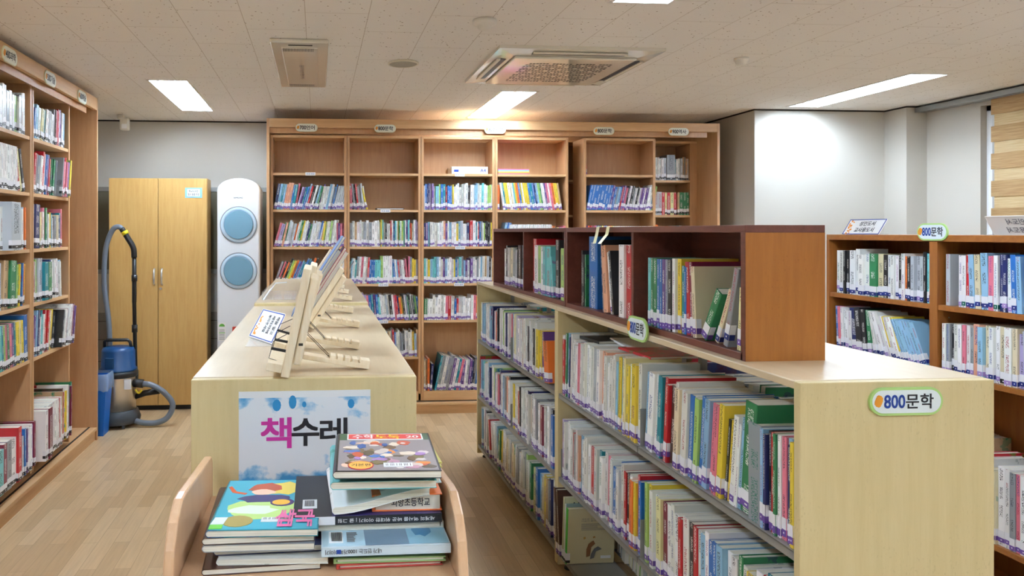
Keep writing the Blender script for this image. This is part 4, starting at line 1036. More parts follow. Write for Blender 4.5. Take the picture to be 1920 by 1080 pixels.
row('rearR1', 'back bookcase', (2.995, 6.40, 0), 0, 1.70, [(-.16, .03, 'pppppp', 0, dict(same=1)), (.03, .16, 'ssss', 0, dict(same=1)), (.16, .30, 'RyRyR', 0, dict(same=1)), (.31, .42, 'EGGG', 0, dict(same=1))], h=(.20, .215), band='k')
row('rearR2', 'back bookcase', (2.995, 6.40, 0), 0, 1.38, [(-.16, .42, mixs(20), 0)], h=(.18, .24), band='k')
for k, z in enumerate(sh_r): row('rearM%d' % k, 'back bookcase', (1.56, 6.40, 0), 0, z, [(.01, .60, mixs(18, 'GTKSSswbwN'), 0)], h=(.19, .25), band='k')

# left bookcase (x runs away from the camera) ---------------------------------
def lrow(k, lev, desc, segs, **kw):
    y = 3.785 if k == 0 else 4.445
    row('left%d_%d' % (k, lev), desc, (-1.705, y+.024, 0), R(90), (SHL+[.165])[lev], segs, band='k', end='right' if k == 0 else 'left', **kw)
LA = ['on top shelf of nearer left unit', 'on second shelf of nearer left unit', 'on third shelf of nearer left unit',
      'on fourth shelf of nearer left unit', 'on fifth shelf of nearer left unit', 'on bottom of nearer left unit']
LB_ = [s.replace('nearer', 'farther') for s in LA]
lrow(0, 0, LA[0], [(.0, .15, 'WwsWww', 0), (.15, .56, 'pWWWsWSWWgWSWW', 0)], h=(.21, .25), d=(.16, .2))
lrow(0, 1, LA[1], [(.0, .44, 'W'*22, -2, dict(same=1, h=(.25, .251))), (.45, .55, 'RyK', -14)], h=(.22, .26), d=(.16, .2))
lrow(0, 2, LA[2], [(.0, .24, mixs(10), 0), (.24, .36, 's', 0, dict(h=(.265, .27), d=(.2, .21), inset=(-.05, -.049))), (.38, .56, 'OrbWTbWWbO', 0)], h=(.2, .25), d=(.16, .2))
lrow(0, 3, LA[3], [(.0, .24, mixs(10), 0), (.28, .42, 'EG', 4, dict(h=(.26, .27), d=(.2, .21))), (.42, .55, 'gGYOBOY', 4)], h=(.24, .26), d=(.16, .2))
lrow(0, 4, LA[4], [(.0, .53, 'TTgTbtbTTtTgrGrPTYYCY', -4, dict(same=1, h=(.245, .246))), (.535, .585, 'B', -2, dict(h=(.27, .271)))], h=(.24, .26), d=(.16, .2))
lrow(0, 5, LA[5], [(-.30, .30, 'tMwtWwbtMSW', 0, dict(inset=(-.06, -.04))), (.30, .345, 'R', 0, dict(h=(.30, .301), inset=(-.06, -.059))), (.345, .50, 'WbsWBWPWW', 0, dict(inset=(-.05, -.03))), (.50, .60, 'WMWpM', 0, dict(inset=(-.05, -.03)))], h=(.23, .28), d=(.18, .22))
lrow(1, 0, LB_[0], [(.0, .05, 'bB', 10), (.05, .36, 'bWyTWwsWW', 9), (.36, .55, 'SDrRWPWb', 4, dict(h=(.23, .25)))], h=(.19, .22), d=(.16, .2))
lrow(1, 1, LB_[1], [(.0, .07, 'RS', 8, dict(h=(.24, .25))), (.07, .40, 'SWRWBPRRGGGS', 9), (.40, .585, 'SPrRbrPYr', 9, dict(inset=(-.03, -.01)))], h=(.235, .27), d=(.16, .22))
lrow(1, 2, LB_[2], [(.0, .12, 'NN', 3, dict(h=(.265, .27), d=(.2, .21))), (.12, .52, 'yRWrGWYYbWSCNTr', 0)], h=(.19, .26), d=(.16, .2))
lrow(1, 3, LB_[3], [(.0, .10, 'wMWg', 0), (.10, .16, 's', 0), (.16, .28, 'TG', 0, dict(h=(.235, .24), d=(.2, .21), inset=(-.01, -.009))), (.28, .52, 'NBWWWpWwb', -4)], h=(.23, .27), d=(.16, .2))
lrow(1, 4, LB_[4], [(.0, .22, 'wPbNWtTWR', 5), (.22, .38, 'RWyYK', 10, dict(fat='K')), (.38, .58, 'KWMWWWMP', 12, dict(inset=(-.05, -.03), d=(.22, .26)))], h=(.23, .28), d=(.18, .22))
lrow(1, 5, LB_[5], [(.0, .10, 'WM', 0, dict(h=(.30, .31), inset=(-.08, -.07))), (.10, .36, 'WWWWWWWWRW', -2, dict(h=(.31, .315), inset=(-.05, -.045))), (.37, .60, 'EDRWYWRSMG', 2, dict(h=(.31, .36), inset=(-.04, -.02)))], h=(.28, .32), d=(.2, .25))

# island (x runs towards the camera, rows face -x) --------------------------------
def irow(key, desc, y, z, segs, **kw): row(key, desc, (IX0+.008, y, 0), R(-90), z, segs, end=kw.pop('end', 'left'), **kw)
IHh = (.235, .275); IDd = (.19, .235)
irow('inU1', 'on the near island upper shelf, before the bookend', 3.205, .812, [(.0, .05, 'WR', 0, dict(h=(.25, .27))), (.05, .12, 'GbNw', 3, dict(h=(.27, .29))), (.12, .44, 'wWwWrwWwWWwwsW', 3), (.44, .48, 'e', 3), (.48, .63, 'WwWwWwbY', 3), (.63, .80, 'bWyYwYw', 2, dict(h=(.255, .285), fat='Yw'))], h=IHh, d=IDd)
irow('inU2', 'on the near island upper shelf, after the bookend', 2.385, .812, [(.0, .10, 'bWw', 5, dict(h=(.26, .27), fat='W')), (.10, .20, 'TRRD', 4), (.20, .36, 'wCWwBWg', 4), (.36, .48, 'BbrrY', 5), (.48, .56, 'KYWWb', 6, dict(h=(.22, .25))), (.56, .61, 'G', 5, dict(h=(.295, .296), d=(.25, .251))), (.61, .665, 'S', 0, dict(h=(.25, .251), fat='S')), (.665, .805, 'bNKRGWrbNYY', 0, dict(h=(.235, .25)))], h=(.25, .27), d=IDd, end='right')
irow('inM1', 'on the near island middle shelf, before the bookend', 3.185, .432, [(.0, .06, 'pwW', 0), (.06, .20, 'WWwRSwe', 1), (.20, .30, 'bWbw', 1), (.30, .60, 'WRwwTWwrWWBw', 2), (.60, .785, 'BwRKWOYRB', 1)], h=IHh, d=IDd)
irow('inM2', 'on the near island middle shelf, after the bookend', 2.383, .432, [(.0, .08, 'TgYw', 0), (.08, .30, 'WyMWwWRw', 0), (.30, .55, 'KRwbWBBbWw', 0, dict(h=(.24, .26))), (.55, .80, 'GwYWRTRwWb', 2)], h=IHh, d=IDd, end='left')
irow('inL', 'standing on the near island bottom shelf', 3.19, .094, [(.0, .05, 'DD', -7, dict(h=(.285, .29), d=(.24, .25), inset=(-.03, -.02)))], h=IHh, d=IDd, end='left')
irow('inL2', 'near island bottom shelf', 2.2, .094, [(.0, .62, mixs(26), 0)], h=IHh, d=IDd)
irow('ifU1', 'on the far island upper shelf, before the bookend', 4.855, .812, [(.0, .06, 'yWs', 0), (.06, .40, 'bbWbwWwWbwNW', 1), (.40, .52, 'WwrONKW', 0), (.52, .78, 'NwwWGgWNpWwr', 0, dict(h=(.25, .28)))], h=IHh, d=IDd)
irow('ifU2', 'on the far island upper shelf, after the bookend', 4.048, .812, [(.0, .26, 'bWywpWMWw', 0), (.26, .46, 'wWKwWKw', 0), (.46, .54, 'YY', 0, dict(h=(.24, .245), d=(.23, .24))), (.55, .60, 'P', -8), (.61, .68, 'O', -8, dict(h=(.20, .205)))], h=IHh, d=IDd)
irow('ifM1', 'on the far island middle shelf, before the bookend', 4.855, .432, [(.0, .08, 'GRb', 0, dict(h=(.25, .28))), (.10, .78, 'tyWWwbwNWWWgBWrNMWbSYeKW', 0)], h=IHh, d=IDd)
irow('ifM2', 'on the far island middle shelf, after the bookend', 4.048, .432, [(.0, .79, 'wYWwWRKWwWNwEwWSKWMWwbWKBwe', 0)], h=IHh, d=IDd)
irow('ifL1', 'on the far island bottom shelf, left half', 4.855, .094, [(.0, .22, 'wwbWSKKw', 0), (.22, .50, 'KwRWWWwb', -9), (.50, .80, 'GYWwWCwS', 5)], h=IHh, d=IDd)
irow('ifL2', 'on the far island bottom shelf, right half', 4.048, .094, [(.0, .38, 'CwWSWwSgWwG', 2), (.38, .46, 'y', 0), (.46, .60, 'BbCY', 0), (.60, .78, 'EYWSNWwEG', 0)], h=IHh, d=IDd)
# the island's other face
for k, (y, z) in enumerate(((1.60, .812), (2.42, .812), (3.28, .812), (4.08, .812), (1.60, .432), (2.42, .432), (3.28, .432), (4.08, .432), (1.6, .094), (2.42, .094))):
    row('iback%d' % k, 'far side of the island', (IX1-.008, y, 0), R(90), z, [(.01, .42, mixs(16), 2), (.45, .76, mixs(12, 'WwgyGCSWs'), -6)], h=(.22, .27), d=(.18, .21), stuff=True)

# mahogany boxes -----------------------------------------------------------------
def xrow(key, desc, y, segs, **kw): row(key, desc, (1.133, y, 0), R(-90), IT+.020, segs, end=kw.pop('end', 'left'), **kw)
xrow('bxA', 'in the far mahogany box, left compartment', 4.53, [(.20, .32, 'WKw', 0), (.32, .42, 'CS', 3), (.43, .50, 'KsK', 3), (.50, .635, 'DK', 0, dict(h=(.24, .25)))], h=(.20, .26), d=(.15, .18))
xrow('bxB', 'in the far mahogany box, right compartment', 3.86, [(.08, .14, 'R', 0, dict(h=(.28, .285))), (.14, .24, 'Wg', 0), (.24, .40, 'Wtt', 0, dict(h=(.245, .25))), (.41, .46, 'bt', -10, dict(h=(.18, .2))), (.47, .52, 'K', 0, dict(h=(.28, .285))), (.52, .60, 'Eg', 0)], h=(.23, .26), d=(.15, .18))
xrow('bxC', 'in the near mahogany box, left compartment', 3.175, [(.12, .17, 'KKG', 0, dict(h=(.22, .25))), (.19, .28, 'B', 0, dict(h=(.30, .301), d=(.19, .191))), (.36, .39, 'NK', -6, dict(h=(.28, .29))), (.39, .43, 'e', -6, dict(h=(.26, .27))), (.45, .49, 'WK', -9, dict(h=(.24, .26))), (.53, .62, 'WR', 0, dict(h=(.27, .275), d=(.17, .18)))], h=(.23, .26), d=(.15, .18), band='p', bandp=.2)
xrow('bxD', 'in the near mahogany box, right compartment', 2.49, [(.09, .155, 'tGG', 0, dict(same=1, h=(.232, .233))), (.155, .255, 'BBPSK', 0, dict(same=1, h=(.23, .231))), (.255, .295, 'WY', 0, dict(h=(.235, .236), d=(.19, .191))), (.295, .325, 'TB', 0, dict(h=(.205, .215))), (.325, .37, 'RM', -3, dict(h=(.225, .23), d=(.18, .19))), (.385, .405, 'C', -4, dict(h=(.215, .216), d=(.16, .17)))], h=(.23, .24), d=(.16, .18))
xrow('bxE', "at the near mahogany box's nearest end", 2.49, [(.413, .45, 'G', 30, dict(h=(.165, .166), d=(.13, .131))), (.478, .50, 'C', 25, dict(h=(.17, .171), band='n')), (.545, .568, 'S', 14, dict(h=(.225, .226), band='n', d=(.16, .17))), (.612, .630, 'y', 4, dict(h=(.17, .171)))], h=(.15, .22), d=(.12, .14), end='right')

# golden brown bookcase --------------------------------------------------------------
def grow(key, desc, bayk, z, segs, **kw): row(key, desc, (XG+.008, 3.57-bayk*bay-.022, 0), R(-90), z, segs, **kw)
grow('gr00', "in golden brown bookcase's upper row, left bay", 0, 1.235, [(.02, .12, 'WwEKK', 0), (.12, .25, 'WWWW', 0), (.25, .33, 'GC', 0, dict(fat='GC')), (.33, .46, 'KwWWKW', 0), (.46, .56, 'OKsss', 0, dict(h=(.20, .205))), (.56, .61, 'KKtw', 0)], h=(.20, .228), d=(.14, .16), band='nlnn')
grow('gr01', "in golden brown bookcase's lower row, left bay", 0, .95, [(.03, .09, 'BrwW', -3), (.09, .13, 'Ww', -2), (.13, .27, 'NKKG', -6), (.27, .33, 'Wws', -12), (.33, .47, 'WwWYwWY', -20), (.47, .60, 'bbbbbbbb', -24, dict(same=1, h=(.205, .206))), ], h=(.20, .225), d=(.14, .16), band='nnln')
grow('gr10', "in golden brown bookcase's upper row, right bay", 1, 1.235, [(.015, .035, 's', 0), (.085, .14, 'WWR', 0), (.14, .22, 'bCb', -2), (.22, .30, 'rWNN', 0), (.30, .40, 'WBbBM', -2), (.40, .60, 'WwWsRWbW', 0)], h=(.20, .228), d=(.14, .16), band='nlgn', end='left')
grow('gr11', "in golden brown bookcase's lower row, right bay", 1, .95, [(.01, .10, 'WSKwW', 0), (.10, .20, 'rwSeb', 0), (.20, .36, 'CWWCWCp', 0), (.36, .60, 'sWNTWbWwWW', -2)], h=(.20, .228), d=(.14, .16), band='nkln', end='left')
grow('gr13', "in golden brown bookcase's bottom row", 1, .317, [(.0, .10, 'CE', 0, dict(h=(.36, .37), d=(.22, .23))), (.11, .6, mixs(20), 0)], h=(.26, .34), d=(.18, .2), end='left')
grow('gr12', "in the golden brown bookcase", 0, .63, [(.0, .6, mixs(26), 3)], h=(.20, .23), d=(.14, .16), band='nlgn')
grow('gr14', "in the golden brown bookcase", 0, .315, [(.0, .6, mixs(26), 0)], h=(.20, .23), d=(.14, .16), band='nlgn')
for lv, z in enumerate((1.235, .95)): grow('gr2%d' % lv, "in the golden brown bookcase", 2, z, [(.0, .6, mixs(26), 0)], h=(.20, .23), d=(.14, .16), band='nlgn')

# how much of each book the camera can see
bpy.context.view_layer.update(); dg = bpy.context.evaluated_depsgraph_get()
EYEV = Vector((0, 0, EYE)); SA, CA = math.sin(YAW), math.cos(YAW)
def pj(p):
    u = p.x*CA-p.y*SA; w_ = p.x*SA+p.y*CA
    if w_ < .05: return None
    return (PX+F_PX*u/w_, PY-F_PX*(p.z-EYE)/w_)
for b in BOOKS:
    t, d, h = b['t'], b['d'], b['h']; q = [pj(b['M'] @ Vector(p)) for p in ((0, 0, 0), (t, 0, 0), (t, 0, h), (0, 0, h))]
    if None in q: b['score'] = 0; continue
    ar = abs(sum(q[i][0]*q[(i+1) % 4][1]-q[(i+1) % 4][0]*q[i][1] for i in range(4)))/2
    vis = 0
    for fx, fz in ((.5, .1), (.5, .5), (.5, .92), (.2, .7), (.8, .3)):
        p = b['M'] @ Vector((t*fx, -.004, h*fz)); s = pj(p)
        if not (0 < s[0] < 1920 and 0 < s[1] < 1080): continue
        dv = p-EYEV; hit = sc.ray_cast(dg, EYEV, dv.normalized(), distance=dv.length-.003)
        vis += 0 if hit[0] else 1
    b['score'] = 0 if b['stuff'] else ar*vis/5; b['vis'] = vis/5
NIND = 282
order = sorted(range(len(BOOKS)), key=lambda i: -BOOKS[i]['score'])
ind = set(i for i in order[:NIND] if BOOKS[i]['score'] > 0)
ORD = ['', 'first', 'second', 'third', 'fourth', 'fifth', 'sixth', 'seventh', 'eighth', 'ninth', 'tenth', 'eleventh', 'twelfth', 'thirteenth', 'fourteenth', 'fifteenth',
       'sixteenth', 'seventeenth', 'eighteenth', 'nineteenth', 'twentieth', 'twenty-first', 'twenty-second', 'twenty-third', 'twenty-fourth', 'twenty-fifth',
       'twenty-sixth', 'twenty-seventh', 'twenty-eighth', 'twenty-ninth', 'thirtieth', 'thirty-first', 'thirty-second', 'thirty-third', 'thirty-fourth', 'thirty-fifth', 'thirty-sixth']
# ordinal among the visible books of the row
byrow = {}
for b in BOOKS:
    if b.get('vis', 0) > 0: byrow.setdefault(b['key'], []).append(b)
for k, l_ in byrow.items():
    for j, b in enumerate(l_): b['L'] = j+1; b['Rr'] = len(l_)-j
def size_word(b):
    if b['t'] < .011: return 'thin'
    if b['t'] > .034: return 'thick'
    return ''
stuff = MB(); ns = 0
for i, b in enumerate(BOOKS):
    if i in ind:
        mc, mp, ml = MB(), MB(), MB(); book_geo(mc, mp, ml, b)
        side = 'left' if (b['L'] <= b['Rr'] or b['end'] == 'left' and b['key'] in ('gr10', 'gr11', 'inU1')) else 'right'
        if b['end'] == 'right': side = 'right'
        if b['key'] in ('gr10', 'gr11', 'gr13', 'inM2'): side = 'left'
        o_n = ORD[b['L'] if side == 'left' else b['Rr']]
        nm = ('%s %s%s book, %s from the %s %s' % (size_word(b), CLR[b['c']][1], ' leaning' if abs(b['lean']) > 11 else '', o_n, side, ROWS[b['key']])).strip()
        o = mc.build('book', [M['book'], M['cover']], None, label=nm, cat='book', group='books '+ROWS[b['key']])
        o.location = b['M'].translation; o.rotation_euler = (0, b['a'], b['rz'])
        mp.build('page_block', M['pages'], o)
        if b['band']: ml.build('spine_label', [M['tagpaper'], M[BAND[b['band']]]], o)
    else:
        book_geo(stuff, stuff, stuff, b, b['M'], (0, 1, 2, 3, 4+'pnkgl'.index(b['band'] or 'p'))); ns += 1
so2 = stuff.build('shelved_books', [M['book'], M['cover'], M['pages'], M['tagpaper']]+[M[BAND[k]] for k in 'pnkgl'], None)
tag(so2, 'densely packed smaller library books filling the farther shelves of the bookcases', 'books', None, 'stuff')
print('books individual', len(ind), 'stuff', ns)


# ------------------------------------------------------------------ special covers on the island, lying books
def fbook(loc, rz, w, d, t, col, label, cat='book', group=None, cover='cover', hard=False, tilt=0, pages=True, droop=0):
    """a book lying flat: w along local x, d along local y, spine at the front (y=0) if hard"""
    r = empty('book', loc, rz, label, cat, group); r.rotation_euler = (tilt, 0, rz)
    return r

lying = [((1.16, 2.90, 1.083), R(6), .20, .26, .012, 'K', 'black thin book lying across the tops of the near upper island row'),
         ((1.20, 2.72, 1.092), R(-8), .22, .25, .008, 'W', 'white picture book lying on top of the near upper island row'),
         ((1.19, 2.50, 1.090), R(4), .21, .24, .009, 'R', 'red and white thin book lying on the near upper island row')]
for loc, rz, w_, d_, t_, c_, lb in lying:
    r = empty('lying_book', loc, rz, lb, 'book', 'books lying on the island row')
    cv = MB(); cv.box(0, w_, 0, d_, 0, .0012, col=LIN[c_]); cv.box(0, w_, 0, d_, t_-.0012, t_, col=LIN[c_]); cv.box(0, .0012, 0, d_, .0012, t_-.0012, col=LIN[c_]); cv.build('cover', M['cover'], r)
    MB().box(.0012, w_-.001, .001, d_-.001, .0012, t_-.0012).build('page_block', M['pages'], r)

# ------------------------------------------------------------------ stacks on the trolley
def soft_book(loc, rz, w, d, t, col, label, group, sag=0.0, spine='left', roundness=True, name='book'):
    """paperback lying flat, bottom edge towards the camera, rounded spine on its left; sag lifts the left side like a well read book"""
    r = empty(name, loc, rz, label, 'book', group)
    n = 10; top = []; bot = []
    for k in range(n+1):
        x = w*k/n; u = k/n
        z = sag*(1-math.cos(math.pi*u))/2
        bot.append((x, z)); top.append((x, z+t))
    e = .0009
    # cover shell profile (left rounded)
    outer = [(x, z) for x, z in bot] + [(x, z) for x, z in top[::-1]]
    lft = [(-t*.35*math.sin(math.pi*q/6), t*(1-q/6)) for q in range(1, 6)]
    cv = MB()
    cv.prism(bot+[(x, z+e) for x, z in bot[::-1]], 0, d, 'y', col=LIN[col])
    cv.prism([(x, z-e) for x, z in top]+top[::-1], 0, d, 'y', col=LIN[col])
    sp_ = [(0, t)]+lft+[(0, 0)]; inn_ = [(e, 0+e)]+[(x+e, z) for x, z in lft[::-1]]+[(e, t-e)]
    cv.prism(sp_[::-1]+inn_[::-1], 0, d, 'y', col=LIN[col])
    c = cv.build('cover', M['cover'], r)
    pg = MB(); pb = [(x+.0008, z+e*1.2) for x, z in bot[:-1]]+[(bot[-1][0]-.001, bot[-1][1]+e*1.2)]
    pt = [(x+.0008, z-e*1.2) for x, z in top[:-1]]+[(top[-1][0]-.001, top[-1][1]-e*1.2)]
    pl = [(x+e, z) for x, z in lft[::-1]]
    y0, y1 = .0012, d-.0012; P_ = pb+pt[::-1]+lft and (pb+pt[::-1]+[(x+e*1.2, z) for x, z in lft])
    m = len(P_); pg.v += [(x, y0, z) for x, z in P_]+[(x, y1, z) for x, z in P_]
    pg.face(range(m)[::1], 0, None, False, [(z, x) for x, z in P_]); pg.face([m+i for i in range(m)][::-1], 0, None, False, [(P_[m-1-i][1], P_[m-1-i][0]) for i in range(m)])
    for i in range(m):
        j = (i+1) % m; pg.face((i, i+m, j+m, j), 0, None, False, [(P_[i][1], 0), (P_[i][1], .3), (P_[j][1], .3), (P_[j][1], 0)])
    pg.build('page_block', M['pages'], r)
    return r, c
GL = 'paperbacks in the left stack on the trolley'; TZ = .961
sl = [(-.195, 1.250, 3, .200, .25, .0105, 'D', 'bottom, dark cover edge showing'), (-.172, 1.262, -2, .190, .25, .0105, 'w', 'second from the bottom'),
      (-.178, 1.275, 2, .190, .25, .0115, 'N', 'third from the bottom'), (-.196, 1.262, -1, .190, .25, .0120, 'S', 'third from the top'),
      (-.196, 1.262, 1, .190, .25, .0120, 'D', 'second from the top')]
z = TZ
for x, y, a, w_, d_, t_, c_, lb in sl:
    soft_book((x, y, z), R(a), w_, d_, t_, c_, 'worn paperback in the left trolley stack, ' + lb, GL); z += t_+.0006
r, c = soft_book((-.190, 1.262, z), R(-2), .190, .25, .0125, 'T', 'comic with teal green action cover topping the left trolley stack', GL)
def art(parent, w, d, zt, specs, base=.0003):
    """flat printed patches on a cover: (name, material colour, polygon in 0..1 cover coordinates)"""
    for k, (nm, colr, poly) in enumerate(specs):
        m_ = MB(); m_.prism([(x*w, y*d) for x, y in poly], zt, zt+base*(1+.25*k), 'z'); m_.build(nm, colr if not isinstance(colr, tuple) else mat(nm+' print', colr, .35), parent)
def ell(cx, cy, rx, ry, n=16, a0=0): return [(cx+rx*math.cos(2*math.pi*i/n+a0), cy+ry*math.sin(2*math.pi*i/n+a0)) for i in range(n)]
def blob(cx, cy, rx, ry, seed, n=14):
    q = random.Random(seed); return [(cx+rx*(.8+.4*q.random())*math.cos(2*math.pi*i/n), cy+ry*(.8+.4*q.random())*math.sin(2*math.pi*i/n)) for i in range(n)]
# generic stand-in picture (abstract shapes, no character)
art(c, .190, .25, .0125, [('sky_print', srgb(70, 170, 190), [(.01, .01), (.99, .01), (.99, .99), (.01, .99)]), ('lime_print', srgb(190, 220, 130), blob(.45, .38, .36, .20, 1)),
    ('pale_swirl', srgb(226, 240, 220), blob(.35, .36, .22, .09, 2)), ('yellow_print', srgb(226, 200, 90), blob(.62, .80, .20, .14, 3)),
    ('rust_shape', srgb(176, 84, 54), blob(.42, .82, .18, .10, 4)), ('peach_shape', srgb(236, 196, 170), blob(.40, .72, .12, .06, 6)), ('navy_shape', srgb(66, 62, 104), blob(.42, .58, .26, .08, 5)),
    ('orange_streak', srgb(214, 90, 50), [(.05, .86), (.12, .74), (.24, .70), (.22, .67), (.08, .72), (.02, .84)]),
    ('red_panel', srgb(184, 50, 62), [(.80, .38), (.985, .38), (.985, .92), (.82, .92)]),
    ('gold_seal', srgb(168, 150, 84), ell(.24, .15, .145, .10)), ('medal', srgb(80, 56, 110), ell(.62, .50, .12, .075)), ('medal_face', srgb(232, 176, 60), ell(.61, .50, .09, .055)),
    ('white_sticker', srgb(238, 240, 238), [(.46, .13), (.76, .13), (.76, .21), (.46, .21)]), ('corner_label', srgb(232, 238, 242), [(.0, .10), (.12, .10), (.14, .22), (.02, .22)]), ('green_label', srgb(110, 200, 70), [(.0, .02), (.12, .02), (.12, .09), (.0, .09)])])
T0 = Matrix.Translation((0, 0, .0136)) @ Matrix.Rotation(R(-90), 4, 'X')
t = MB(); put_text(t, '삼국', .115, .180, .010, .085, 0, bold=.06, M=Matrix.Translation((0, 0, .0145)) @ Matrix(((1,0,0,0),(0,0,1,0),(0,1,0,0),(0,0,0,1)))); t.build('title_lettering', M['ink_pink'], c)
FL = Matrix(((1,0,0,0),(0,0,1,0),(0,1,0,0),(0,0,0,1)))   # lays xz lettering flat on the cover
t = MB(); put_text(t, '||| || ||| | |||| || |', .092, .14, .037, .046, 0, M=Matrix.Translation((0, 0, .0160)) @ FL); t.build('barcode', M['ink'], c)

# right hand stack
GR = 'books in the right stack on the trolley'
def hard_book(loc, rz, w, d, t, col, label, group=GR, spine='front', ink='ink', title=None, tx=(.1, .9), flip=True, name='book'):
    r = empty(name, loc, rz, label, 'book', group); b = .0022; cl = mat('cover cloth %s' % label[:24], srgb(*col), .35)
    cv = MB(); cv.box(0, w, 0, d, 0, b); cv.box(0, w, 0, d, t-b, t)
    if spine == 'front': cv.box(0, w, 0, b, b, t-b)
    elif spine == 'left': cv.box(-.003, b, 0, d, 0, t)
    else: cv.box(w-b, w+.003, 0, d, 0, t)
    c = cv.build('cover', cl, r, bevel=.0008)
    pg = MB(); x0, x1, y0, y1 = (.004, w-.004, .003, d-.004)
    pg.box(x0, x1, y0, y1, b, t-b); o = pg.build('page_block', M['pages'], r)
    if title:
        q = MB(); sx0, sx1 = (tx[1]*w, tx[0]*w) if flip else (tx[0]*w, tx[1]*w); sz0, sz1 = (t*.76, t*.26) if flip else (t*.26, t*.76)
        put_text(q, title, sx0, sx1, sz0, sz1, -.0006 if spine == 'front' else .0022, bold=.02); q.build('lettering', M[ink], c)
    return r, c
z = TZ
hard_book((.035, 1.255, z), R(1), .185, .23, .008, (176, 60, 50), 'thin red covered book at the very bottom of the right trolley stack', spine='left'); z += .0086
hard_book((.030, 1.258, z), R(-1), .195, .23, .009, (150, 180, 120), 'thin pale green book second from bottom of the right trolley stack', spine='left'); z += .0096
hard_book((.010, 1.262, z), R(0), .205, .21, .008, (20, 120, 130), 'teal thin book just under the blue and white one on trolley', spine='front'); z += .0086
r, c = hard_book((.006, 1.245, z), R(0), .226, .20, .0165, (206, 222, 232), 'blue and white storybook with printed spine facing the camera on the trolley', ink='ink', title='내가 만드는 1000가지 이야기', tx=(.03, .46))
art(c, .226, .20, .0165, [('pale_blue_print', srgb(186, 216, 230), [(.01, .02), (.99, .02), (.99, .98), (.01, .98)]), ('grey_blue_panel', srgb(132, 158, 180), [(.34, .02), (.68, .02), (.68, .98), (.34, .98)]),
                        ('mid_blue_panel', srgb(150, 196, 216), [(.68, .02), (.99, .02), (.99, .98), (.68, .98)]), ('barcode_patch', srgb(236, 240, 242), [(.06, .08), (.17, .08), (.17, .32), (.06, .32)]), ('blue_scene', srgb(80, 140, 180), blob(.80, .30, .09, .12, 8))])
q = MB()
for k in range(9): q.box(.018+k*.0021, .0190+k*.0021, .022, .058, .0180, .0184)
q.build('barcode', M['ink'], c)
q = MB(); rr = random.Random(4)
for k in range(9): q.box(.045+.0, .045+.012+.008*rr.random(), .018+k*.0045, .020+k*.0045, .0180, .0184)
q.build('small_print', M['ink_grey'], c)
q = MB(); q.box(.026, .034, -.0008, 0, .005, .012); q.build('publisher_mark', M['ink_blue'], c)
z += .0171
hard_book((-.022, 1.312, z), R(0), .250, .20, .0125, (214, 216, 206), 'pale grey hardback under the black book in the right trolley stack', spine='right'); z += .0131
r, c = hard_book((-.045, 1.305, z), R(0), .272, .22, .0165, (36, 38, 44), 'black book with purple band and barcode sticker in the right trolley stack', ink='paper', title='세계의 역사를 바꾼 위대한 이야기 | 글 그림', tx=(.30, .95))
art(c, .272, .22, .0165, [('purple_panel', srgb(60, 52, 110), [(.26, .0), (.99, .0), (.99, .99), (.26, .99)]), ('barcode_patch', srgb(236, 238, 240), [(.06, .18), (.16, .18), (.16, .38), (.06, .38)])])
q = MB()
for k in range(7): q.box(.0205+k*.0027, .0218+k*.0027, .048, .076, .0178, .0182)
q.build('barcode', M['ink'], c)
q = MB(); q.box(.014, .040, -.0007, 0, .001, .0160); q.build('lilac_label', M['band_lilac'], c)
q = MB(); q.box(.040, .076, -.0007, 0, .001, .0160); q.build('white_label', M['tagpaper'], c); z += .0171
zb = z
r, c = hard_book((.102, 1.318, z), R(-1), .127, .20, .031, (226, 116, 58), 'thick orange hardback with handwriting on its page edges in the right stack', spine='left', title='외항초등학교', tx=(.26, .82), flip=False); z += .0316
w1 = [(.040, 1.30, 3, .175, .22, .013, 'W', .010, 'white paperback bending down over the black book on trolley'),
      (.032, 1.285, 1, .180, .22, .0155, 'G', .004, 'paperback with pale green edge second below the top comic'),
      (.026, 1.27, -1, .185, .22, .014, 'R', .002, 'paperback directly below the top comic of the right trolley stack')]
r, c = soft_book((.030, 1.30, zb+.004), R(2), .175, .22, .0135, 'W', 'white paperback curving up onto the orange hardback in the right trolley stack', GR, sag=.0275); z += .0140
hard_book((.045, 1.33, z), R(0), .185, .20, .0125, (190, 216, 220), 'pale blue paperback whose right edge sticks out in the right trolley stack', spine='left'); z += .0131
r, c = soft_book((.026, 1.272, z), R(-1), .185, .22, .0140, 't', 'turquoise covered paperback right below the top comic on the trolley', GR); z += .0146
hard_book((.060, 1.33, z), R(1), .172, .17, .010, (206, 200, 110), 'olive yellow book peeking out right under the top comic', spine='left'); z += .0106
r, c = soft_book((.030, 1.255, z), R(-3), .186, .235, .0130, 'K', 'magazine comic with red title banner topping the right trolley stack', GR)
sp_ = [('grey_print', srgb(150, 140, 140), [(.02, .02), (.98, .02), (.98, .80), (.02, .80)]), ('top_strip', srgb(60, 90, 60), [(.02, .80), (.98, .80), (.98, .985), (.02, .985)])]
cols = [(196, 150, 170), (236, 200, 176), (120, 110, 70), (70, 120, 190), (226, 140, 60), (110, 84, 60), (214, 200, 190), (170, 130, 190), (90, 80, 60), (236, 220, 200), (200, 90, 60), (60, 96, 160), (220, 210, 206), (130, 110, 80)]
for k, cc in enumerate(cols*5):
    q_ = random.Random(30+k); sp_.append(('colour_patch', srgb(*cc), blob(.09+.82*q_.random(), .07+.68*q_.random(), .025+.06*q_.random(), .02+.045*q_.random(), k)))
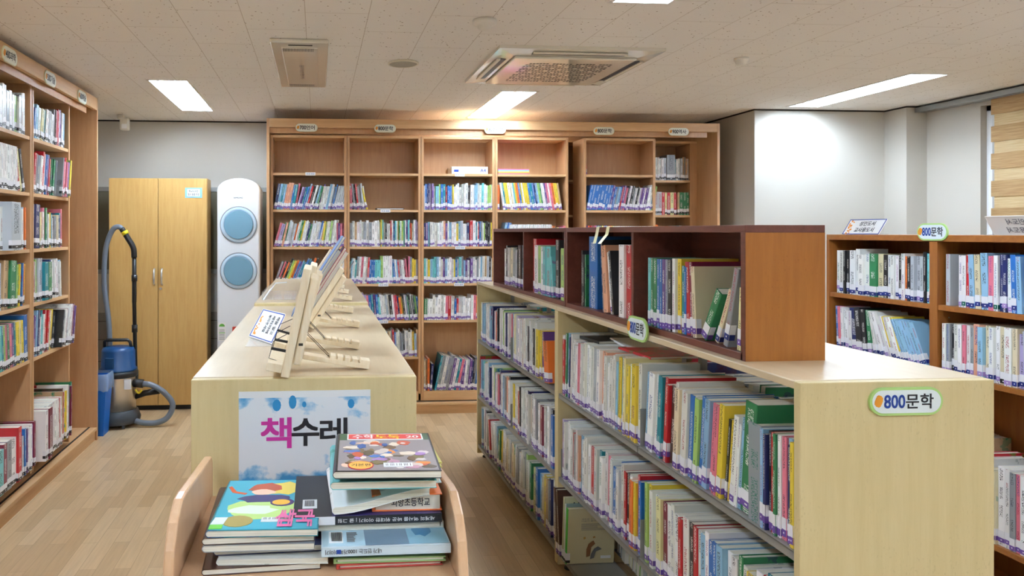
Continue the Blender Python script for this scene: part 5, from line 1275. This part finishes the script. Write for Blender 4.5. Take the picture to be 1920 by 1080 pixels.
sp_ += [('banner_rim', srgb(240, 240, 236), [(.10, .80), (.92, .80), (.92, .97), (.10, .97)]), ('red_banner', srgb(206, 50, 50), [(.115, .815), (.905, .815), (.905, .955), (.115, .955)]),
        ('round_sticker', srgb(190, 40, 60), ell(.24, .13, .125, .10)), ('round_sticker_face', srgb(240, 180, 80), ell(.24, .13, .115, .09)), ('white_sticker', srgb(238, 240, 240), [(.46, .09), (.74, .09), (.74, .18), (.46, .18)])]
art(c, .186, .235, .0130, sp_, .00006)
top = .0130+.00006*(1+.25*80)
for s_, x0, x1, m_, y0, y1 in (('수학', .030, .072, 'paper', .196, .222), ('도둑', .076, .124, 'ink_yellow', .194, .222), ('20', .138, .162, 'paper', .199, .215), ('기본편', .028, .062, 'ink', .024, .038), ('|| ||| | || ||| |', .090, .134, 'ink', .026, .038)):
    t = MB(); put_text(t, s_, x0, x1, y0, y1, 0, bold=.07 if m_ != 'ink' else .02, M=Matrix.Translation((0, 0, top)) @ FL); t.build('lettering', M[m_], c)

# ------------------------------------------------------------------ books on the third reading stand
for k, (off, w_, h_, t_, c_, lb) in enumerate(((.0, .20, .285, .012, 'W', 'white picture book, inner one on the third reading stand'), (.0125, .205, .295, .010, 'R', 'thin red edged book on the third reading stand'),
                                             (.023, .19, .275, .014, 'W', 'white thick picture book, outer one on the third reading stand'), (.0375, .23, .325, .010, 'B', 'blue covered picture book tallest on the third reading stand'))):
    r = empty('display_book', (0, 2.57, IT+.001), 0, lb, 'book', 'books on the third reading stand')
    T = Matrix.Translation((-.068, 0, 0)) @ Matrix.Rotation(R(33), 4, 'Y') @ Matrix.Translation((-.0008-off-t_, 0, .033))
    cv = MB()
    for x0 in (0, t_-.0015): cv.box(x0, x0+.0015, -w_/2, w_/2, 0, h_, col=LIN[c_], M=T)
    cv.box(.0015, t_-.0015, w_/2-.0015, w_/2, 0, h_, col=LIN[c_], M=T); cv.build('cover', M['cover'], r)
    MB().box(.0015, t_-.0015, -w_/2+.002, w_/2-.0015, .001, h_-.002, M=T).build('page_block', M['pages'], r)

# ------------------------------------------------------------------ two big picture books showing their covers on the island's bottom shelf
def shown_book(y, t, w, h, lean, col, spine, label, paint):
    r = empty('picture_book', (IX0-.012, y, .0965), 0, label, 'book', 'picture books with covers showing on the bottom shelf')
    T = Matrix.Rotation(R(lean), 4, 'X')
    cm = mat('cover '+label[:20], srgb(*col), .35); sm = mat('spine '+label[:20], srgb(*spine), .35)
    cv = MB(); cv.box(.004, w, 0, .0022, 0, h, M=T); cv.box(.004, w, t-.0022, t, 0, h, M=T); c = cv.build('cover', cm, r, bevel=.0006)
    s = MB(); s.box(0, .005, 0, t, 0, h, M=T); s.build('spine', sm, r, bevel=.001)
    MB().box(.006, w-.004, .0022, t-.0022, .003, h-.003, M=T).build('page_block', M['pages'], r)
    q = MB(); q.box(-.0006, .018, -.0006, t+.0006, .018, .050, M=T); q.build('spine_label', M['tagpaper'], r)
    q = MB(); q.box(-.0008, .018, -.0008, t+.0008, .006, .018, M=T); q.build('label_band', M['band_black'], r)
    paint(c, T, w, h)
def paint_fable(c, T, w, h):
    q = MB()
    for s_, z0, z1 in (('AESOP\'S', .84, .93), ('FABLES', .73, .82), ('이솝이야기', .60, .70)): put_text(q, s_, w*.13, w*.80, h*z0, h*z1, -.0006, bold=.0, M=T)
    q.build('lettering', M['ink'], c)
def paint_back(c, T, w, h):
    q = MB(); rr = random.Random(2)
    put_text(q, '새로운 도시에서', w*.30, w*.70, h*.80, h*.825, -.0006, bold=.02, M=T); put_text(q, '이솝이 들려주는 우화', w*.30, w*.85, h*.765, h*.79, -.0006, bold=.02, M=T)
    for k in range(6): q.box(w*.3, w*(.62+.25*rr.random()), -.0006, 0, h*(.72-.022*k), h*(.726-.022*k), M=T)
    q.build('lettering', M['ink_grey'], c)
    for nm, cc, poly in (('brown_figure', (140, 96, 60), [(.42, .12), (.50, .14), (.52, .30), (.60, .36), (.56, .42), (.46, .36), (.42, .26)]), ('grey_figure', (104, 104, 108), [(.50, .08), (.58, .10), (.62, .22), (.74, .26), (.66, .31), (.58, .27), (.52, .18)]),
                         ('tan_leaf', (190, 150, 80), [(.36, .44), (.40, .46), (.39, .49), (.35, .48)]), ('tan_leaf', (176, 130, 70), [(.55, .46), (.60, .47), (.59, .50), (.55, .49)])):
        m_ = MB(); m_.prism([(x*w, z*h) for x, z in poly], -.0008, .0, 'y', M=T); m_.build(nm, mat(nm, srgb(*cc), .5), c)
    m_ = MB(); m_.box(w*.72, w*.93, -.001, 0, h*.09, h*.14, M=T); m_.build('white_sticker', M['tagpaper'], c)
shown_book(3.112, .014, .235, .285, 5, (212, 214, 178), (196, 196, 160), 'pale yellow fables picture book with black lettering on the island bottom shelf', paint_fable)
shown_book(3.094, .009, .225, .262, 5, (150, 176, 176), (226, 228, 224), 'teal grey picture book between the fables book and green spined one', lambda *a: None)
shown_book(3.070, .016, .215, .250, 5, (206, 196, 158), (70, 190, 60), 'beige picture book with a bright green spine on the island bottom shelf', paint_back)
